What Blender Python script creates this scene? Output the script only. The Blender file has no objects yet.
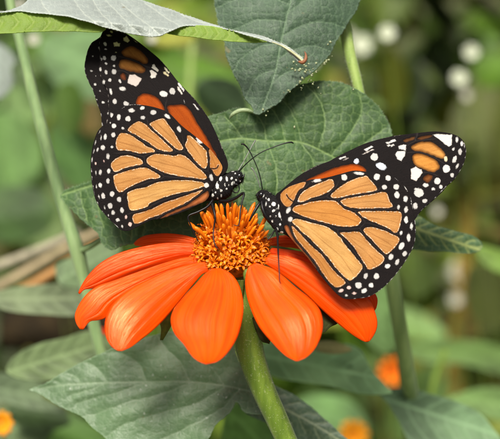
import bpy, math, random
import numpy as np
from mathutils import Vector, Matrix

random.seed(7)
RNG = np.random.default_rng(7)
sc = bpy.context.scene
COL = sc.collection

# ---------------------------------------------------------------- camera
TH = math.radians(14.0)            # looking slightly down
D = 0.30                           # metres from lens to the flower
S = 0.13 / 500.0                   # metres per photo pixel at the flower
CT, ST = math.cos(TH), math.sin(TH)
RIGHT = np.array([1.0, 0, 0]); FWD = np.array([0, CT, -ST]); UP = np.array([0, ST, CT])
CAMLOC = -((231 - 250) * S * RIGHT + (219.5 - 250) * S * UP + D * FWD)
cd = bpy.data.cameras.new('camera'); cam = bpy.data.objects.new('camera', cd); COL.objects.link(cam)
cam.location = CAMLOC; cam.rotation_euler = (math.pi / 2 - TH, 0, 0)
cd.sensor_width = 36; cd.lens = 36 * D / 0.13
cd.clip_start = 0.01; cd.clip_end = 500
cd.dof.use_dof = True; cd.dof.focus_distance = D - 0.004; cd.dof.aperture_fstop = 10.5
sc.camera = cam

# ---------------------------------------------------------------- sky and sun
SUN_EL, SUN_AZ = math.radians(54), math.radians(192)   # azimuth clockwise from +Y
w = bpy.data.worlds.new('World'); sc.world = w; w.use_nodes = True
wn = w.node_tree.nodes; bg = wn['Background']
sky = wn.new('ShaderNodeTexSky'); sky.sky_type = 'NISHITA'; sky.sun_disc = False
sky.sun_elevation = SUN_EL; sky.sun_rotation = SUN_AZ; sky.dust_density = 7.0; sky.ozone_density = 0.6; sky.air_density = 0.8
hs = wn.new('ShaderNodeHueSaturation'); hs.inputs['Saturation'].default_value = 0.22     # thin white cloud
w.node_tree.links.new(sky.outputs[0], hs.inputs['Color']); w.node_tree.links.new(hs.outputs[0], bg.inputs[0]); bg.inputs[1].default_value = 0.060
sd = bpy.data.lights.new('sun', 'SUN'); sd.energy = 4.4; sd.angle = math.radians(18); sd.color = (1.0, 0.94, 0.82)
so = bpy.data.objects.new('sun', sd); COL.objects.link(so)
dirv = Vector((math.sin(SUN_AZ) * math.cos(SUN_EL), math.cos(SUN_AZ) * math.cos(SUN_EL), math.sin(SUN_EL)))
so.rotation_euler = dirv.to_track_quat('Z', 'Y').to_euler(); so.location = dirv * 3
sc.view_settings.view_transform = 'Standard'; sc.view_settings.look = 'None'
sc.view_settings.gamma = 1.0; sc.view_settings.use_curve_mapping = False
sc.view_settings.exposure = 0.46
sc.render.engine = 'CYCLES'
sc.cycles.use_denoising = True
sc.cycles.max_bounces = 8; sc.cycles.transparent_max_bounces = 8

GROUND = -0.85

# ================================================================ helpers
def P(px, py, d):
    """photo pixel + depth behind the flower (mm) -> world point"""
    px = np.asarray(px, float); py = np.asarray(py, float); d = np.asarray(d, float) * 1e-3
    k = S * (D + d) / D
    x = (px - 250) * k; y = (219.5 - py) * k; z = D + d
    return CAMLOC + x[..., None] * RIGHT + y[..., None] * UP + z[..., None] * FWD

def crop(ox, oy, k):
    return lambda *pts: [(ox + p[0] / k, oy + p[1] / k) + tuple(p[2:]) for p in pts]

def smooth(pts, n=6, closed=True):
    p = np.array([q[:2] for q in pts], float) if len(pts[0]) == 2 else np.array(pts, float)
    m = len(p); out = []
    rng = range(m) if closed else range(m - 1)
    for i in rng:
        if closed:
            p0, p1, p2, p3 = p[(i - 1) % m], p[i], p[(i + 1) % m], p[(i + 2) % m]
        else:
            p0, p1, p2, p3 = p[max(i - 1, 0)], p[i], p[i + 1], p[min(i + 2, m - 1)]
        # centripetal-ish: shorten tangents on uneven spans
        l0 = np.linalg.norm(p1 - p0) + 1e-9; l1 = np.linalg.norm(p2 - p1) + 1e-9; l2 = np.linalg.norm(p3 - p2) + 1e-9
        t1 = (p2 - p0) / (l0 + l1) * l1; t2 = (p3 - p1) / (l1 + l2) * l1
        for k in range(n):
            t = k / n
            h = 2 * t**3 - 3 * t**2 + 1, t**3 - 2 * t**2 + t, -2 * t**3 + 3 * t**2, t**3 - t**2
            out.append(h[0] * p1 + h[1] * t1 + h[2] * p2 + h[3] * t2)
    if not closed: out.append(p[-1])
    return np.array(out)

def resample(pts, n):
    p = np.array(pts, float); s = np.r_[0, np.cumsum(np.linalg.norm(np.diff(p, axis=0), axis=1))]
    t = np.linspace(0, s[-1], n)
    return np.stack([np.interp(t, s, p[:, k]) for k in range(p.shape[1])], 1)

def pip(poly, q):
    x, y = q[:, 0], q[:, 1]; ins = np.zeros(len(q), bool)
    a = poly; b = np.roll(poly, -1, 0)
    for (x1, y1), (x2, y2) in zip(a, b):
        if y1 == y2: continue
        c = ((y1 > y) != (y2 > y)) & (x < (x2 - x1) * (y - y1) / (y2 - y1) + x1)
        ins ^= c
    return ins

def segdist(line, q, closed=False, want_near=False):
    a = np.array(line, float)
    if closed: a = np.vstack([a, a[:1]])
    best = np.full(len(q), 1e9); near = np.zeros((len(q), 2)) if want_near else None
    for p1, p2 in zip(a[:-1], a[1:]):
        e = p2 - p1; L = (e**2).sum()
        if L < 1e-12: continue
        t = np.clip(((q - p1) @ e) / L, 0, 1); c = p1 + t[:, None] * e
        dd = ((q - c)**2).sum(1); m = dd < best
        best[m] = dd[m]
        if want_near: near[m] = c[m]
    return (np.sqrt(best), near) if want_near else np.sqrt(best)

def sdf(poly, q):
    return np.where(pip(poly, q), 1, -1) * segdist(poly, q, True)

def sheet2d(outline, step):
    """quad grid clipped to an outline; border corners slide onto the outline"""
    o = np.array(outline, float); lo = o.min(0) - step * 1.5; hi = o.max(0) + step * 1.5
    xs = np.arange(lo[0], hi[0] + step, step); ys = np.arange(lo[1], hi[1] + step, step)
    X, Y = np.meshgrid(xs, ys); q = np.stack([X.ravel(), Y.ravel()], 1)
    ins = pip(o, q); nx = len(xs)
    I = np.arange(len(q)).reshape(X.shape)
    quads = np.stack([I[:-1, :-1], I[1:, :-1], I[1:, 1:], I[:-1, 1:]], -1).reshape(-1, 4)
    cnt = ins[quads].sum(1); quads = quads[cnt > 0]
    used = np.unique(quads); out = used[~ins[used]]
    if len(out):
        _, near = segdist(o, q[out], True, True); q[out] = near
    remap = np.full(len(q), -1); remap[used] = np.arange(len(used))
    return q[used], remap[quads]

def vnoise(q, scale, seed=0):
    """smooth value noise, 2d"""
    p = q / scale; i = np.floor(p).astype(int); f = p - i; f = f * f * (3 - 2 * f)
    def h(ix, iy):
        n = (ix * 374761393 + iy * 668265263 + seed * 982451653) & 0x7fffffff
        n = ((n ^ (n >> 13)) * 1274126177) & 0x7fffffff
        return (n % 10007) / 10007.0
    a = h(i[:, 0], i[:, 1]); b = h(i[:, 0] + 1, i[:, 1]); c = h(i[:, 0], i[:, 1] + 1); d_ = h(i[:, 0] + 1, i[:, 1] + 1)
    return (a * (1 - f[:, 0]) + b * f[:, 0]) * (1 - f[:, 1]) + (c * (1 - f[:, 0]) + d_ * f[:, 0]) * f[:, 1]

def voronoi_edge(q, cell, seed=0):
    """F2-F1 of jittered-grid voronoi"""
    p = q / cell; i = np.floor(p).astype(int)
    f1 = np.full(len(q), 9.0); f2 = np.full(len(q), 9.0)
    for dx in (-1, 0, 1):
        for dy in (-1, 0, 1):
            ix, iy = i[:, 0] + dx, i[:, 1] + dy
            n = (ix * 73856093 ^ iy * 19349663 ^ seed * 83492791) & 0x7fffffff
            n2 = ((n ^ (n >> 11)) * 1274126177) & 0x7fffffff
            sx = ix + 0.15 + 0.7 * ((n2 % 1009) / 1009.0); sy = iy + 0.15 + 0.7 * (((n2 >> 9) % 1013) / 1013.0)
            dd = np.hypot(p[:, 0] - sx, p[:, 1] - sy)
            m = dd < f1; f2 = np.where(m, f1, np.minimum(f2, dd)); f1 = np.where(m, dd, f1)
    return (f2 - f1) * cell

def link(name, verts, faces, mat, parent=None, attrs=None, vecs=None, smooth_=True, mats=None, midx=None):
    v = np.asarray(verts, float)
    if parent is not None:
        v = v - np.array(parent['_w'])
    me = bpy.data.meshes.new(name)
    me.from_pydata(v.tolist(), [], [list(map(int, f)) for f in faces])
    for m in (mats or [mat]): me.materials.append(m)
    if midx is not None: me.polygons.foreach_set('material_index', np.asarray(midx, np.int32))
    if smooth_: me.polygons.foreach_set('use_smooth', np.ones(len(me.polygons), bool))
    for k, a in (attrs or {}).items():
        at = me.attributes.new(k, 'FLOAT', 'POINT'); at.data.foreach_set('value', np.asarray(a, np.float32))
    for k, a in (vecs or {}).items():
        at = me.attributes.new(k, 'FLOAT_VECTOR', 'POINT'); at.data.foreach_set('vector', np.asarray(a, np.float32).ravel())
    me.update()
    o = bpy.data.objects.new(name, me); COL.objects.link(o)
    if parent is not None:
        o.parent = parent; o['_w'] = list(parent['_w'])
    else: o['_w'] = [0.0, 0.0, 0.0]
    return o

def tag(o, label=None, cat=None, group=None, kind=None):
    if label: o['label'] = label
    if cat: o['category'] = cat
    if group: o['group'] = group
    if kind: o['kind'] = kind
    return o

def empty(name, loc, label, cat, group=None):
    o = bpy.data.objects.new(name, None); COL.objects.link(o); o.empty_display_size = 0.01
    o.location = loc; o['_w'] = [float(x) for x in loc]
    return tag(o, label, cat, group)

def solid(o, t, off=0.0):
    m = o.modifiers.new('thickness', 'SOLIDIFY'); m.thickness = t; m.offset = off; m.use_rim = True
    return o

def tube_geo(path, rad, seg=10, cap=True):
    p = np.asarray(path, float); r = np.broadcast_to(np.asarray(rad, float), (len(p),))
    t = np.gradient(p, axis=0); t /= np.linalg.norm(t, axis=1)[:, None] + 1e-12
    ref = np.array([0.31, 0.83, 0.46]); V = []; 
    n = np.cross(t[0], ref); n /= np.linalg.norm(n)
    for i in range(len(p)):
        n = n - t[i] * (n @ t[i]); n /= np.linalg.norm(n) + 1e-12
        b = np.cross(t[i], n)
        for k in range(seg):
            a = 2 * math.pi * k / seg
            V.append(p[i] + r[i] * (math.cos(a) * n + math.sin(a) * b))
    F = [(i * seg + k, i * seg + (k + 1) % seg, (i + 1) * seg + (k + 1) % seg, (i + 1) * seg + k) for i in range(len(p) - 1) for k in range(seg)]
    if cap:
        F.append(tuple(range(seg))[::-1]); F.append(tuple((len(p) - 1) * seg + k for k in range(seg)))
    return np.array(V), F

class Geo:
    def __init__(s): s.v = []; s.f = []; s.n = 0; s.m = []
    def add(s, v, f, m=0):
        s.v.append(np.asarray(v)); s.f += [tuple(i + s.n for i in q) for q in f]; s.n += len(v); s.m += [m] * len(f)
    def V(s): return np.vstack(s.v)

def ptube(pts, r, n=6, seg=10):
    """pts (px,py,d) with radius in photo pixels -> world tube geometry"""
    rr = [r] * len(pts) if np.isscalar(r) else list(r)
    q = smooth([tuple(a) + (b,) for a, b in zip(pts, rr)], n, False)
    w_ = P(q[:, 0], q[:, 1], q[:, 2]); rad = np.maximum(q[:, 3], 0.02) * S * (D + q[:, 2] * 1e-3) / D
    return tube_geo(w_, rad, seg)

# ---------------------------------------------------------------- materials
class NT:
    def __init__(s, name):
        s.m = bpy.data.materials.new(name); s.m.use_nodes = True; s.t = s.m.node_tree
        s.b = s.t.nodes['Principled BSDF']; s.out = s.t.nodes['Material Output']
    def n(s, typ, **kw):
        x = s.t.nodes.new('ShaderNode' + typ)
        for k, v in kw.items(): setattr(x, k, v)
        return x
    def l(s, a, b): s.t.links.new(a, b)
    def attr(s, name): return s.n('Attribute', attribute_name=name)
    def val(s, x, inp):
        if isinstance(x, (int, float)): inp.default_value = x
        elif isinstance(x, tuple): inp.default_value = x if len(x) == 4 or inp.type == 'VECTOR' else x + (1,)
        else: s.l(x, inp)
    def math(s, op, a, b=0.0, clamp=False):
        x = s.n('Math', operation=op, use_clamp=clamp); s.val(a, x.inputs[0]); s.val(b, x.inputs[1]); return x.outputs[0]
    def mix(s, f, a, b, mode='MIX'):
        x = s.n('Mix', data_type='RGBA', blend_type=mode); s.val(f, x.inputs[0]); s.val(a, x.inputs[6]); s.val(b, x.inputs[7]); return x.outputs[2]
    def noise(s, vec, scale, detail=3.0, rough=0.55):
        x = s.n('TexNoise'); x.inputs['Scale'].default_value = scale; x.inputs['Detail'].default_value = detail
        x.inputs['Roughness'].default_value = rough
        if vec is not None: s.l(vec, x.inputs['Vector'])
        return x.outputs[0]
    def ramp(s, x, a, b):
        r = s.n('MapRange'); r.interpolation_type = 'SMOOTHSTEP'
        s.val(x, r.inputs[0]); r.inputs[1].default_value = a; r.inputs[2].default_value = b; return r.outputs[0]
    def obj(s): return s.n('TexCoord').outputs['Object']
    def scalevec(s, v, sx, sy, sz):
        x = s.n('VectorMath', operation='MULTIPLY'); s.l(v, x.inputs[0]); x.inputs[1].default_value = (sx, sy, sz); return x.outputs[0]
    def bump(s, h, dist, strength=1.0):
        x = s.n('Bump'); x.inputs['Distance'].default_value = dist; x.inputs['Strength'].default_value = strength
        s.l(h, x.inputs['Height']); s.l(x.outputs[0], s.b.inputs['Normal']); return x.outputs[0]
    def set(s, **kw):
        for k, v in kw.items(): s.val(v, s.b.inputs[k.replace('_', ' ')])
    def translucent(s, col, f):
        t = s.n('BsdfTranslucent'); s.val(col, t.inputs[0]); x = s.n('MixShader'); s.val(f, x.inputs[0])
        s.l(s.b.outputs[0], x.inputs[1]); s.l(t.outputs[0], x.inputs[2]); s.l(x.outputs[0], s.out.inputs[0])

def leaf_mat(name, base, vein=None, trans=0.22, rough=0.45, sheen=0.15, spec=0.45, var=0.35, glint_paint=0.0, tcol=None):
    t = NT(name); o = t.obj()
    vein = vein or tuple(min(1, c * 1.9 + 0.02) for c in base)
    n1 = t.noise(o, 60, 4); n2 = t.noise(o, 420, 3); n3 = t.noise(o, 2600, 2)
    dark = tuple(c * (1 - var) for c in base); light = tuple(c * (1 + var) for c in base)
    c = t.mix(t.ramp(n1, 0.3, 0.7), dark, light)
    c = t.mix(t.math('MULTIPLY', t.ramp(n2, 0.45, 0.75), 0.25), c, tuple(min(1, x * 1.5 + 0.01) for x in base))
    a = t.attr('ret').outputs['Fac']; c = t.mix(t.math('MULTIPLY', a, 0.55), c, tuple(0.35 * x + 0.65 * y for x, y in zip(base, vein)))
    a = t.attr('vein').outputs['Fac']; c = t.mix(t.math('MULTIPLY', a, 0.8), c, vein)
    if glint_paint:
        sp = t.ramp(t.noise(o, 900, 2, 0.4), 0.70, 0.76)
        c = t.mix(t.math('MULTIPLY', sp, glint_paint), c, (0.62, 0.66, 0.60))  # glossy glints painted as pale specks in the leaf colour
    c = t.mix(t.math('MULTIPLY', t.ramp(t.noise(o, 170, 3, 0.6), 0.69, 0.74), 0.55), c, (0.17, 0.13, 0.05))
    e = t.attr('edge').outputs['Fac']; c = t.mix(t.math('MULTIPLY', e, 0.5), c, tuple(min(1, x * 1.6 + 0.05) for x in base))
    t.set(Base_Color=c, Roughness=rough, Sheen_Weight=sheen, Specular_IOR_Level=spec)
    t.b.inputs['Sheen Roughness'].default_value = 0.4
    t.set(Roughness=t.math('ADD', t.math('MULTIPLY', n2, 0.35), rough - 0.17))
    t.bump(t.math('ADD', t.math('MULTIPLY', n3, 0.6), n2), 0.00035, 0.6)
    tc = tcol or tuple(min(1, x) for x in (base[0] * 1.6 + 0.03, base[1] * 1.9 + 0.05, base[2] * 0.7))
    t.translucent(tc, trans)
    return t.m

def plain(name, col, rough=0.5, spec=0.4, var=0.25, scale=300, trans=0.0, bump=0.0):
    t = NT(name); n = t.noise(t.obj(), scale, 4)
    c = t.mix(t.ramp(n, 0.3, 0.7), tuple(x * (1 - var) for x in col), tuple(min(1, x * (1 + var)) for x in col))
    t.set(Base_Color=c, Roughness=rough, Specular_IOR_Level=spec)
    if bump: t.bump(n, bump)
    if trans: t.translucent(c, trans)
    return t.m

def petal_mat(name, deep, bright, tcol):
    t = NT(name); uv = t.attr('uvp').outputs['Vector']
    st = t.noise(t.scalevec(uv, 1.4, 17, 3.7), 1.0, 4, 0.6)
    st2 = t.noise(t.scalevec(uv, 1.8, 85, 5.1), 1.0, 2, 0.6)
    bl = t.noise(t.scalevec(uv, 3.0, 2.2, 9.1), 1.0, 3)
    c = t.mix(t.ramp(t.math('ADD', t.math('MULTIPLY', st, 0.6), t.math('MULTIPLY', bl, 0.4)), 0.35, 0.65), deep, bright)
    c = t.mix(t.math('MULTIPLY', t.ramp(st2, 0.55, 0.8), 0.2), c, tuple(min(1, x * 1.10 + 0.012) for x in bright))
    t.set(Base_Color=c, Roughness=0.25, Specular_IOR_Level=0.70); t.b.inputs['Specular Tint'].default_value = (1.0, 0.66, 0.36, 1)
    h = t.math('ADD', t.math('MULTIPLY', st, 1.0), t.math('MULTIPLY', st2, 0.55))
    t.bump(h, 0.00020, 0.6)
    t.translucent(tcol, 0.32)
    return t.m

M = {}
# wing: black scales, coloured cells and white spots by distance fields carried on the mesh
t = NT('wing_scales'); o_ = t.obj(); wuv = t.attr('wuv').outputs['Vector']
fine = t.noise(o_, 5200, 2); grain = t.noise(o_, 2200, 3)
streak = t.noise(t.scalevec(wuv, 95, 3.0, 1), 1.0, 3, 0.6)
fold = t.noise(t.scalevec(wuv, 26, 0.8, 1), 1.0, 1)
ced = t.math('ADD', t.attr('cell').outputs['Fac'], t.math('MULTIPLY', t.math('SUBTRACT', fine, 0.5), 1.1))
ced = t.math('ADD', ced, t.math('MULTIPLY', t.math('SUBTRACT', streak, 0.5), 0.9))
cmask = t.ramp(ced, -0.35, 0.45)
cc = t.attr('ccol').outputs['Vector']
c = t.mix(t.math('MULTIPLY', t.ramp(streak, 0.42, 0.68), 0.42), cc, t.mix(1.0, cc, (0.55, 0.42, 0.32), 'MULTIPLY'))
c = t.mix(t.math('MULTIPLY', t.ramp(fold, 0.57, 0.72), 0.16), c, t.mix(1.0, cc, (1.25, 1.35, 1.6), 'MULTIPLY'))
c = t.mix(t.math('MULTIPLY', t.ramp(grain, 0.45, 0.7), 0.16), c, t.mix(1.0, cc, (0.7, 0.6, 0.5), 'MULTIPLY'))
c = t.mix(t.math('MULTIPLY', t.attr('fold').outputs['Fac'], 0.6), c, t.mix(1.0, cc, (0.45, 0.32, 0.22), 'MULTIPLY'))
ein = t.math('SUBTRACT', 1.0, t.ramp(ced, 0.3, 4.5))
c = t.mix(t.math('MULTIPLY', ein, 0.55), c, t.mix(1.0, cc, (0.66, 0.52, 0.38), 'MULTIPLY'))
big = t.noise(t.scalevec(wuv, 7, 2.2, 1), 1.0, 3)
c = t.mix(t.math('MULTIPLY', t.ramp(big, 0.45, 0.70), 0.45), c, t.mix(1.0, cc, (1.25, 1.38, 1.6), 'MULTIPLY'))
rim = t.math('MULTIPLY', t.ramp(ced, 0.1, 0.4), t.math('SUBTRACT', 1.0, t.ramp(ced, 0.5, 1.1)))
c = t.mix(t.math('MULTIPLY', t.math('MULTIPLY', rim, t.attr('pale').outputs['Fac']), t.ramp(grain, 0.40, 0.62)), c, (0.78, 0.68, 0.55))
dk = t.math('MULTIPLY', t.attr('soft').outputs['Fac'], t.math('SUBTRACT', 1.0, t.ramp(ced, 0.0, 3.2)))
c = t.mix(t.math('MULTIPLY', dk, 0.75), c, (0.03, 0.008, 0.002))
blk0 = t.mix(grain, (0.003, 0.0025, 0.003), (0.014, 0.010, 0.010))
blk = t.mix(t.math('MULTIPLY', t.attr('vline').outputs['Fac'], 0.6), blk0, (0.035, 0.028, 0.028))  # gloss along raised vein centres painted as a lighter black
c = t.mix(t.math('MULTIPLY', t.ramp(fine, 0.45, 0.68), 0.30), c, t.mix(1.0, c, (0.62, 0.5, 0.4), 'MULTIPLY'))
c = t.mix(cmask, blk, c)
sp = t.math('ADD', t.attr('spot').outputs['Fac'], t.math('MULTIPLY', t.math('SUBTRACT', fine, 0.5), 0.9))
sp = t.math('ADD', sp, t.math('MULTIPLY', t.math('SUBTRACT', grain, 0.5), 1.0))
c = t.mix(t.ramp(sp, -0.25, 0.85), c, t.attr('scol').outputs['Vector'])
t.set(Base_Color=c, Roughness=t.math('ADD', t.math('MULTIPLY', grain, 0.25), 0.45), Specular_IOR_Level=0.06)
t.b.inputs['Sheen Weight'].default_value = 0.0
t.bump(t.math('ADD', fine, t.math('MULTIPLY', streak, 0.8)), 0.00012, 0.6)
t.translucent(t.mix(0.5, c, (0, 0, 0)), 0.12)
M['wing'] = t.m
t = NT('body_fur'); fine = t.noise(t.obj(), 3800, 3)
sp = t.math('ADD', t.attr('spot').outputs['Fac'], t.math('MULTIPLY', t.math('SUBTRACT', fine, 0.5), 1.6))
c = t.mix(t.ramp(sp, -0.3, 0.4), t.mix(fine, (0.004, 0.004, 0.005), (0.02, 0.017, 0.017)), (0.80, 0.78, 0.74))
t.set(Base_Color=c, Roughness=0.7, Specular_IOR_Level=0.12); t.bump(fine, 0.0004, 0.8); M['body'] = t.m
M['limb'] = plain('black_limb', (0.006, 0.005, 0.006), 0.35, 0.25, 0.3, 2000)
M['eye'] = plain('black_eye', (0.006, 0.005, 0.006), 0.12, 0.6, 0.2, 2000)
M['palelimb'] = plain('grey_limb', (0.13, 0.13, 0.12), 0.35, 0.5, 0.3, 900)
M['petal'] = petal_mat('petal_orange', (0.86, 0.062, 0.001), (0.96, 0.108, 0.001), (1.0, 0.12, 0.002))
M['petal_red'] = petal_mat('petal_red_orange', (0.82, 0.044, 0.001), (0.93, 0.080, 0.002), (1.0, 0.10, 0.002))

def floret_mat(name, a, b):
    t = NT(name); oi = t.n('ObjectInfo').outputs['Random']; n = t.noise(t.obj(), 1500, 3)
    c = t.mix(t.math('ADD', t.math('MULTIPLY', oi, 0.6), t.math('MULTIPLY', t.ramp(n, 0.35, 0.65), 0.4)), a, b)
    t.set(Base_Color=c, Roughness=0.42, Specular_IOR_Level=0.4); t.translucent(c, 0.15); return t.m
M['floret'] = floret_mat('floret_orange', (0.72, 0.10, 0.002), (0.93, 0.30, 0.006))
M['bud'] = floret_mat('floret_bud', (0.78, 0.15, 0.003), (0.92, 0.27, 0.006))
M['anther'] = plain('anther_brown', (0.55, 0.14, 0.006), 0.5, 0.3, 0.5, 2500)
M['dome'] = plain('disc_core', (0.35, 0.085, 0.004), 0.8, 0.1, 0.5, 900)
M['sepal'] = plain('sepal_green', (0.13, 0.17, 0.025), 0.5, 0.4, 0.3, 500, 0.15, 0.0003)
M['sepal_dark'] = plain('sepal_dark', (0.030, 0.034, 0.010), 0.8, 0.1, 0.3, 500, 0.05, 0.0003)

def stem_mat(name, a, b, spk=0.5):
    t = NT(name); o = t.obj(); n = t.noise(t.scalevec(o, 500, 500, 40), 1.0, 3); s_ = t.ramp(t.noise(o, 1500, 1, 0.3), 0.66, 0.72)
    c = t.mix(t.ramp(n, 0.3, 0.7), a, b); c = t.mix(t.math('MULTIPLY', s_, spk), c, (0.50, 0.55, 0.28))
    t.set(Base_Color=c, Roughness=0.5, Specular_IOR_Level=0.35, Sheen_Weight=0.15); t.bump(n, 0.0003, 0.6); t.translucent(b, 0.08); return t.m
M['stem'] = stem_mat('stem_olive', (0.085, 0.150, 0.012), (0.17, 0.26, 0.028), 0.22)
M['stem_grey'] = stem_mat('stem_greygreen', (0.17, 0.27, 0.11), (0.26, 0.37, 0.16), 0.0)
M['stem_lime'] = stem_mat('stem_lime', (0.22, 0.33, 0.075), (0.34, 0.45, 0.13), 0.2)
M['hair'] = plain('hair_pale', (0.62, 0.66, 0.52), 0.5, 0.4, 0.1, 300, 0.4)

# ================================================================ SETTING
g = NT('soil'); n = g.noise(g.obj(), 6, 6); n2 = g.noise(g.obj(), 90, 4)
c = g.mix(g.ramp(n, 0.35, 0.65), (0.07, 0.055, 0.025), (0.08, 0.13, 0.025)); c = g.mix(g.math('MULTIPLY', n2, 0.5), c, (0.13, 0.13, 0.05))
g.set(Base_Color=c, Roughness=0.95); g.bump(n2, 0.02)
gx = np.r_[-200, -40, np.linspace(-8, 8, 41), 40, 200]; gy = np.r_[-60, np.linspace(-4, 12, 41), 40, 200]
X, Y = np.meshgrid(gx, gy); Z = GROUND + 0.05 * (vnoise(np.stack([X.ravel(), Y.ravel()], 1), 0.9, 3).reshape(X.shape) - 0.5)
I = np.arange(X.size).reshape(X.shape)
F = np.stack([I[:-1, :-1], I[:-1, 1:], I[1:, 1:], I[1:, :-1]], -1).reshape(-1, 4)
tag(link('ground', np.stack([X.ravel(), Y.ravel(), Z.ravel()], 1), F, g.m), 'dark garden soil under the flower bed', kind='structure')

# ---------------------------------------------------------------- leaf builder
def autosec(mid, n, ang, length, bend=0.35, t0=0.06, t1=0.93):
    m = resample(mid, 200); out = []
    for i, f in enumerate(np.linspace(t0, t1, n)):
        k = int(f * 198); tg = m[min(k + 3, 199)] - m[max(k - 3, 0)]; tg = tg / np.linalg.norm(tg)
        for s in (-1, 1):
            L = length * (1 - 0.6 * f) * (0.9 + 0.2 * RNG.random()); pts = []; p = m[k + (2 if s > 0 else 0)].copy(); a = math.radians(ang) * s
            for q in range(9):
                pts.append(p.copy()); d_ = np.array([tg[0] * math.cos(a) - tg[1] * math.sin(a), tg[0] * math.sin(a) + tg[1] * math.cos(a)])
                p = p + d_ * L / 8; a *= (1 - bend / 5)
            out.append(np.array(pts))
    return out

def serrate(o, amp, per, seed=1):
    p = resample(np.vstack([o, o[:1]]), max(40, int(len(o) * 4)))[:-1]
    L = np.r_[0, np.cumsum(np.linalg.norm(np.diff(p, axis=0), axis=1))]
    t = np.roll(p, -1, 0) - np.roll(p, 1, 0); nn = np.stack([t[:, 1], -t[:, 0]], 1) / (np.linalg.norm(t, axis=1)[:, None] + 1e-9)
    ph = (L / per + 0.8 * np.sin(L / 17.0 + seed)) % 1.0
    return p + nn * (amp * (np.where(ph < 0.75, ph / 0.75, (1 - ph) / 0.25) - 0.5) + amp * 0.8 * np.sin(L / 5.3 + seed) * np.sin(L / 13.7))[:, None]

def leaf(name, label, outline, dfun, mat, step=1.3, mid=None, sec=(), ret=7.0, puff=0.35, vw=1.1, teeth=(0.7, 6.0), thick=0.25, group=None, cat='leaf', seed=1, retd=0.10, wav=0.0, raw=False, fuzz=0):
    o = np.array(outline, float) if raw else smooth(outline, 5)
    if teeth: o = serrate(o, teeth[0], teeth[1], seed)
    q, F = sheet2d(o, step)
    vein = np.zeros(len(q)); h = np.zeros(len(q)); r = np.zeros(len(q)); dsec = np.full(len(q), 1e9)
    jq = q + 1.2 * np.stack([vnoise(q, 5, seed) - .5, vnoise(q, 5, seed + 9) - .5], 1)
    for s_ in sec:
        dd = segdist(s_, jq); dsec = np.minimum(dsec, dd)
    if mid is not None:
        ml = smooth(mid, 8, False); dm = segdist(ml, q); L = resample(ml, 60)
        vein = np.maximum(vein, np.exp(-(dm / vw)**2)); dsec = np.minimum(dsec, dm)
    if len(sec): vein = np.maximum(vein, 0.75 * np.exp(-(segmin(sec, jq) / (vw * 0.6))**2))
    if dsec.min() < 1e8: h += puff * (1 - np.exp(-(dsec / 5.0)**1.3))
    if ret:
        e = voronoi_edge(jq, ret, seed); e2 = voronoi_edge(jq, ret * 0.45, seed + 3)
        r = np.clip(np.exp(-(e / (0.075 * ret))**2) + 0.3 * np.exp(-(e2 / (0.05 * ret))**2), 0, 1)
        h += 0.55 * retd * (1 - np.exp(-(e / (0.22 * ret))**2)) + 0.16 * retd * (1 - np.exp(-(e2 / (0.15 * ret))**2))
    h += wav * (vnoise(q, 23, seed) - 0.5) * 2 + 0.15 * wav * (vnoise(q, 9, seed + 5) - 0.5)
    ed = np.exp(-(segdist(o, q, True) / 0.9)**2)
    d = dfun(q[:, 0], q[:, 1]) - h
    w_ = P(q[:, 0], q[:, 1], d)
    ob = link(name, w_, F, mat, attrs={'vein': vein, 'ret': r, 'edge': ed})
    solid(ob, thick * 1e-3, 0.0)
    if fuzz: edge_hairs(ob, o, dfun, fuzz, 1.6, M['hair'])
    return tag(ob, label, cat, group)

def edge_hairs(parent, outline, dfun, n, L, mat):
    o = resample(np.vstack([outline, outline[:1]]), 1200); gz = Geo(); cen = o.mean(0)
    t_ = np.roll(o, -1, 0) - np.roll(o, 1, 0); nn = np.stack([t_[:, 1], -t_[:, 0]], 1) / (np.linalg.norm(t_, axis=1)[:, None] + 1e-9)
    if pip(outline, (o + nn * 1.5)[::40]).mean() > .5: nn = -nn
    for _ in range(n):
        i = RNG.integers(0, len(o)); p = o[i]; q_ = p + nn[i] * L * RNG.uniform(.3, 1.2) + RNG.normal(0, .4, 2)
        d = float(dfun(p[0], p[1])); tt = np.array([-nn[i][1], nn[i][0]]) * 0.10; p = p - nn[i] * 0.3
        gz.add(P([p[0] + tt[0], p[0] - tt[0], p[0], q_[0]], [p[1] + tt[1], p[1] - tt[1], p[1], q_[1]], [d, d, d + .05, d - RNG.normal(0, .2)]), [(0, 1, 3), (1, 2, 3), (2, 0, 3)])
    return tag(link('leaf_hairs', gz.V(), gz.f, mat, parent), kind='stuff')

def segmin(lines, q):
    b = np.full(len(q), 1e9)
    for l_ in lines: b = np.minimum(b, segdist(l_, q))
    return b

# ================================================================ LEAVES NEAR THE FLOWER
ML = {}
ML['big'] = leaf_mat('leaf_big', (0.046, 0.098, 0.030), (0.25, 0.37, 0.13), 0.15, 0.50, 0.04, 0.32, 0.25)
ML['hang'] = leaf_mat('leaf_hanging', (0.042, 0.078, 0.044), (0.15, 0.24, 0.13), 0.12, 0.52, 0.06, 0.32, 0.2)
ML['grey'] = leaf_mat('leaf_greygreen', (0.090, 0.156, 0.072), (0.20, 0.28, 0.165), 0.12, 0.46, 0.16, 0.5, 0.18, glint_paint=0.35)
ML['tipleaf'] = leaf_mat('leaf_tip', (0.050, 0.105, 0.045), (0.40, 0.46, 0.16), 0.15, 0.5, 0.2, 0.4, 0.25)
ML['bluedark'] = leaf_mat('leaf_bluedark', (0.075, 0.130, 0.078), (0.36, 0.42, 0.26), 0.12, 0.45, 0.25, 0.5, 0.2)
ML['top'] = leaf_mat('leaf_top_upper', (0.27, 0.305, 0.29), (0.46, 0.50, 0.44), 0.10, 0.45, 0.4, 0.45, 0.08)
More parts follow.
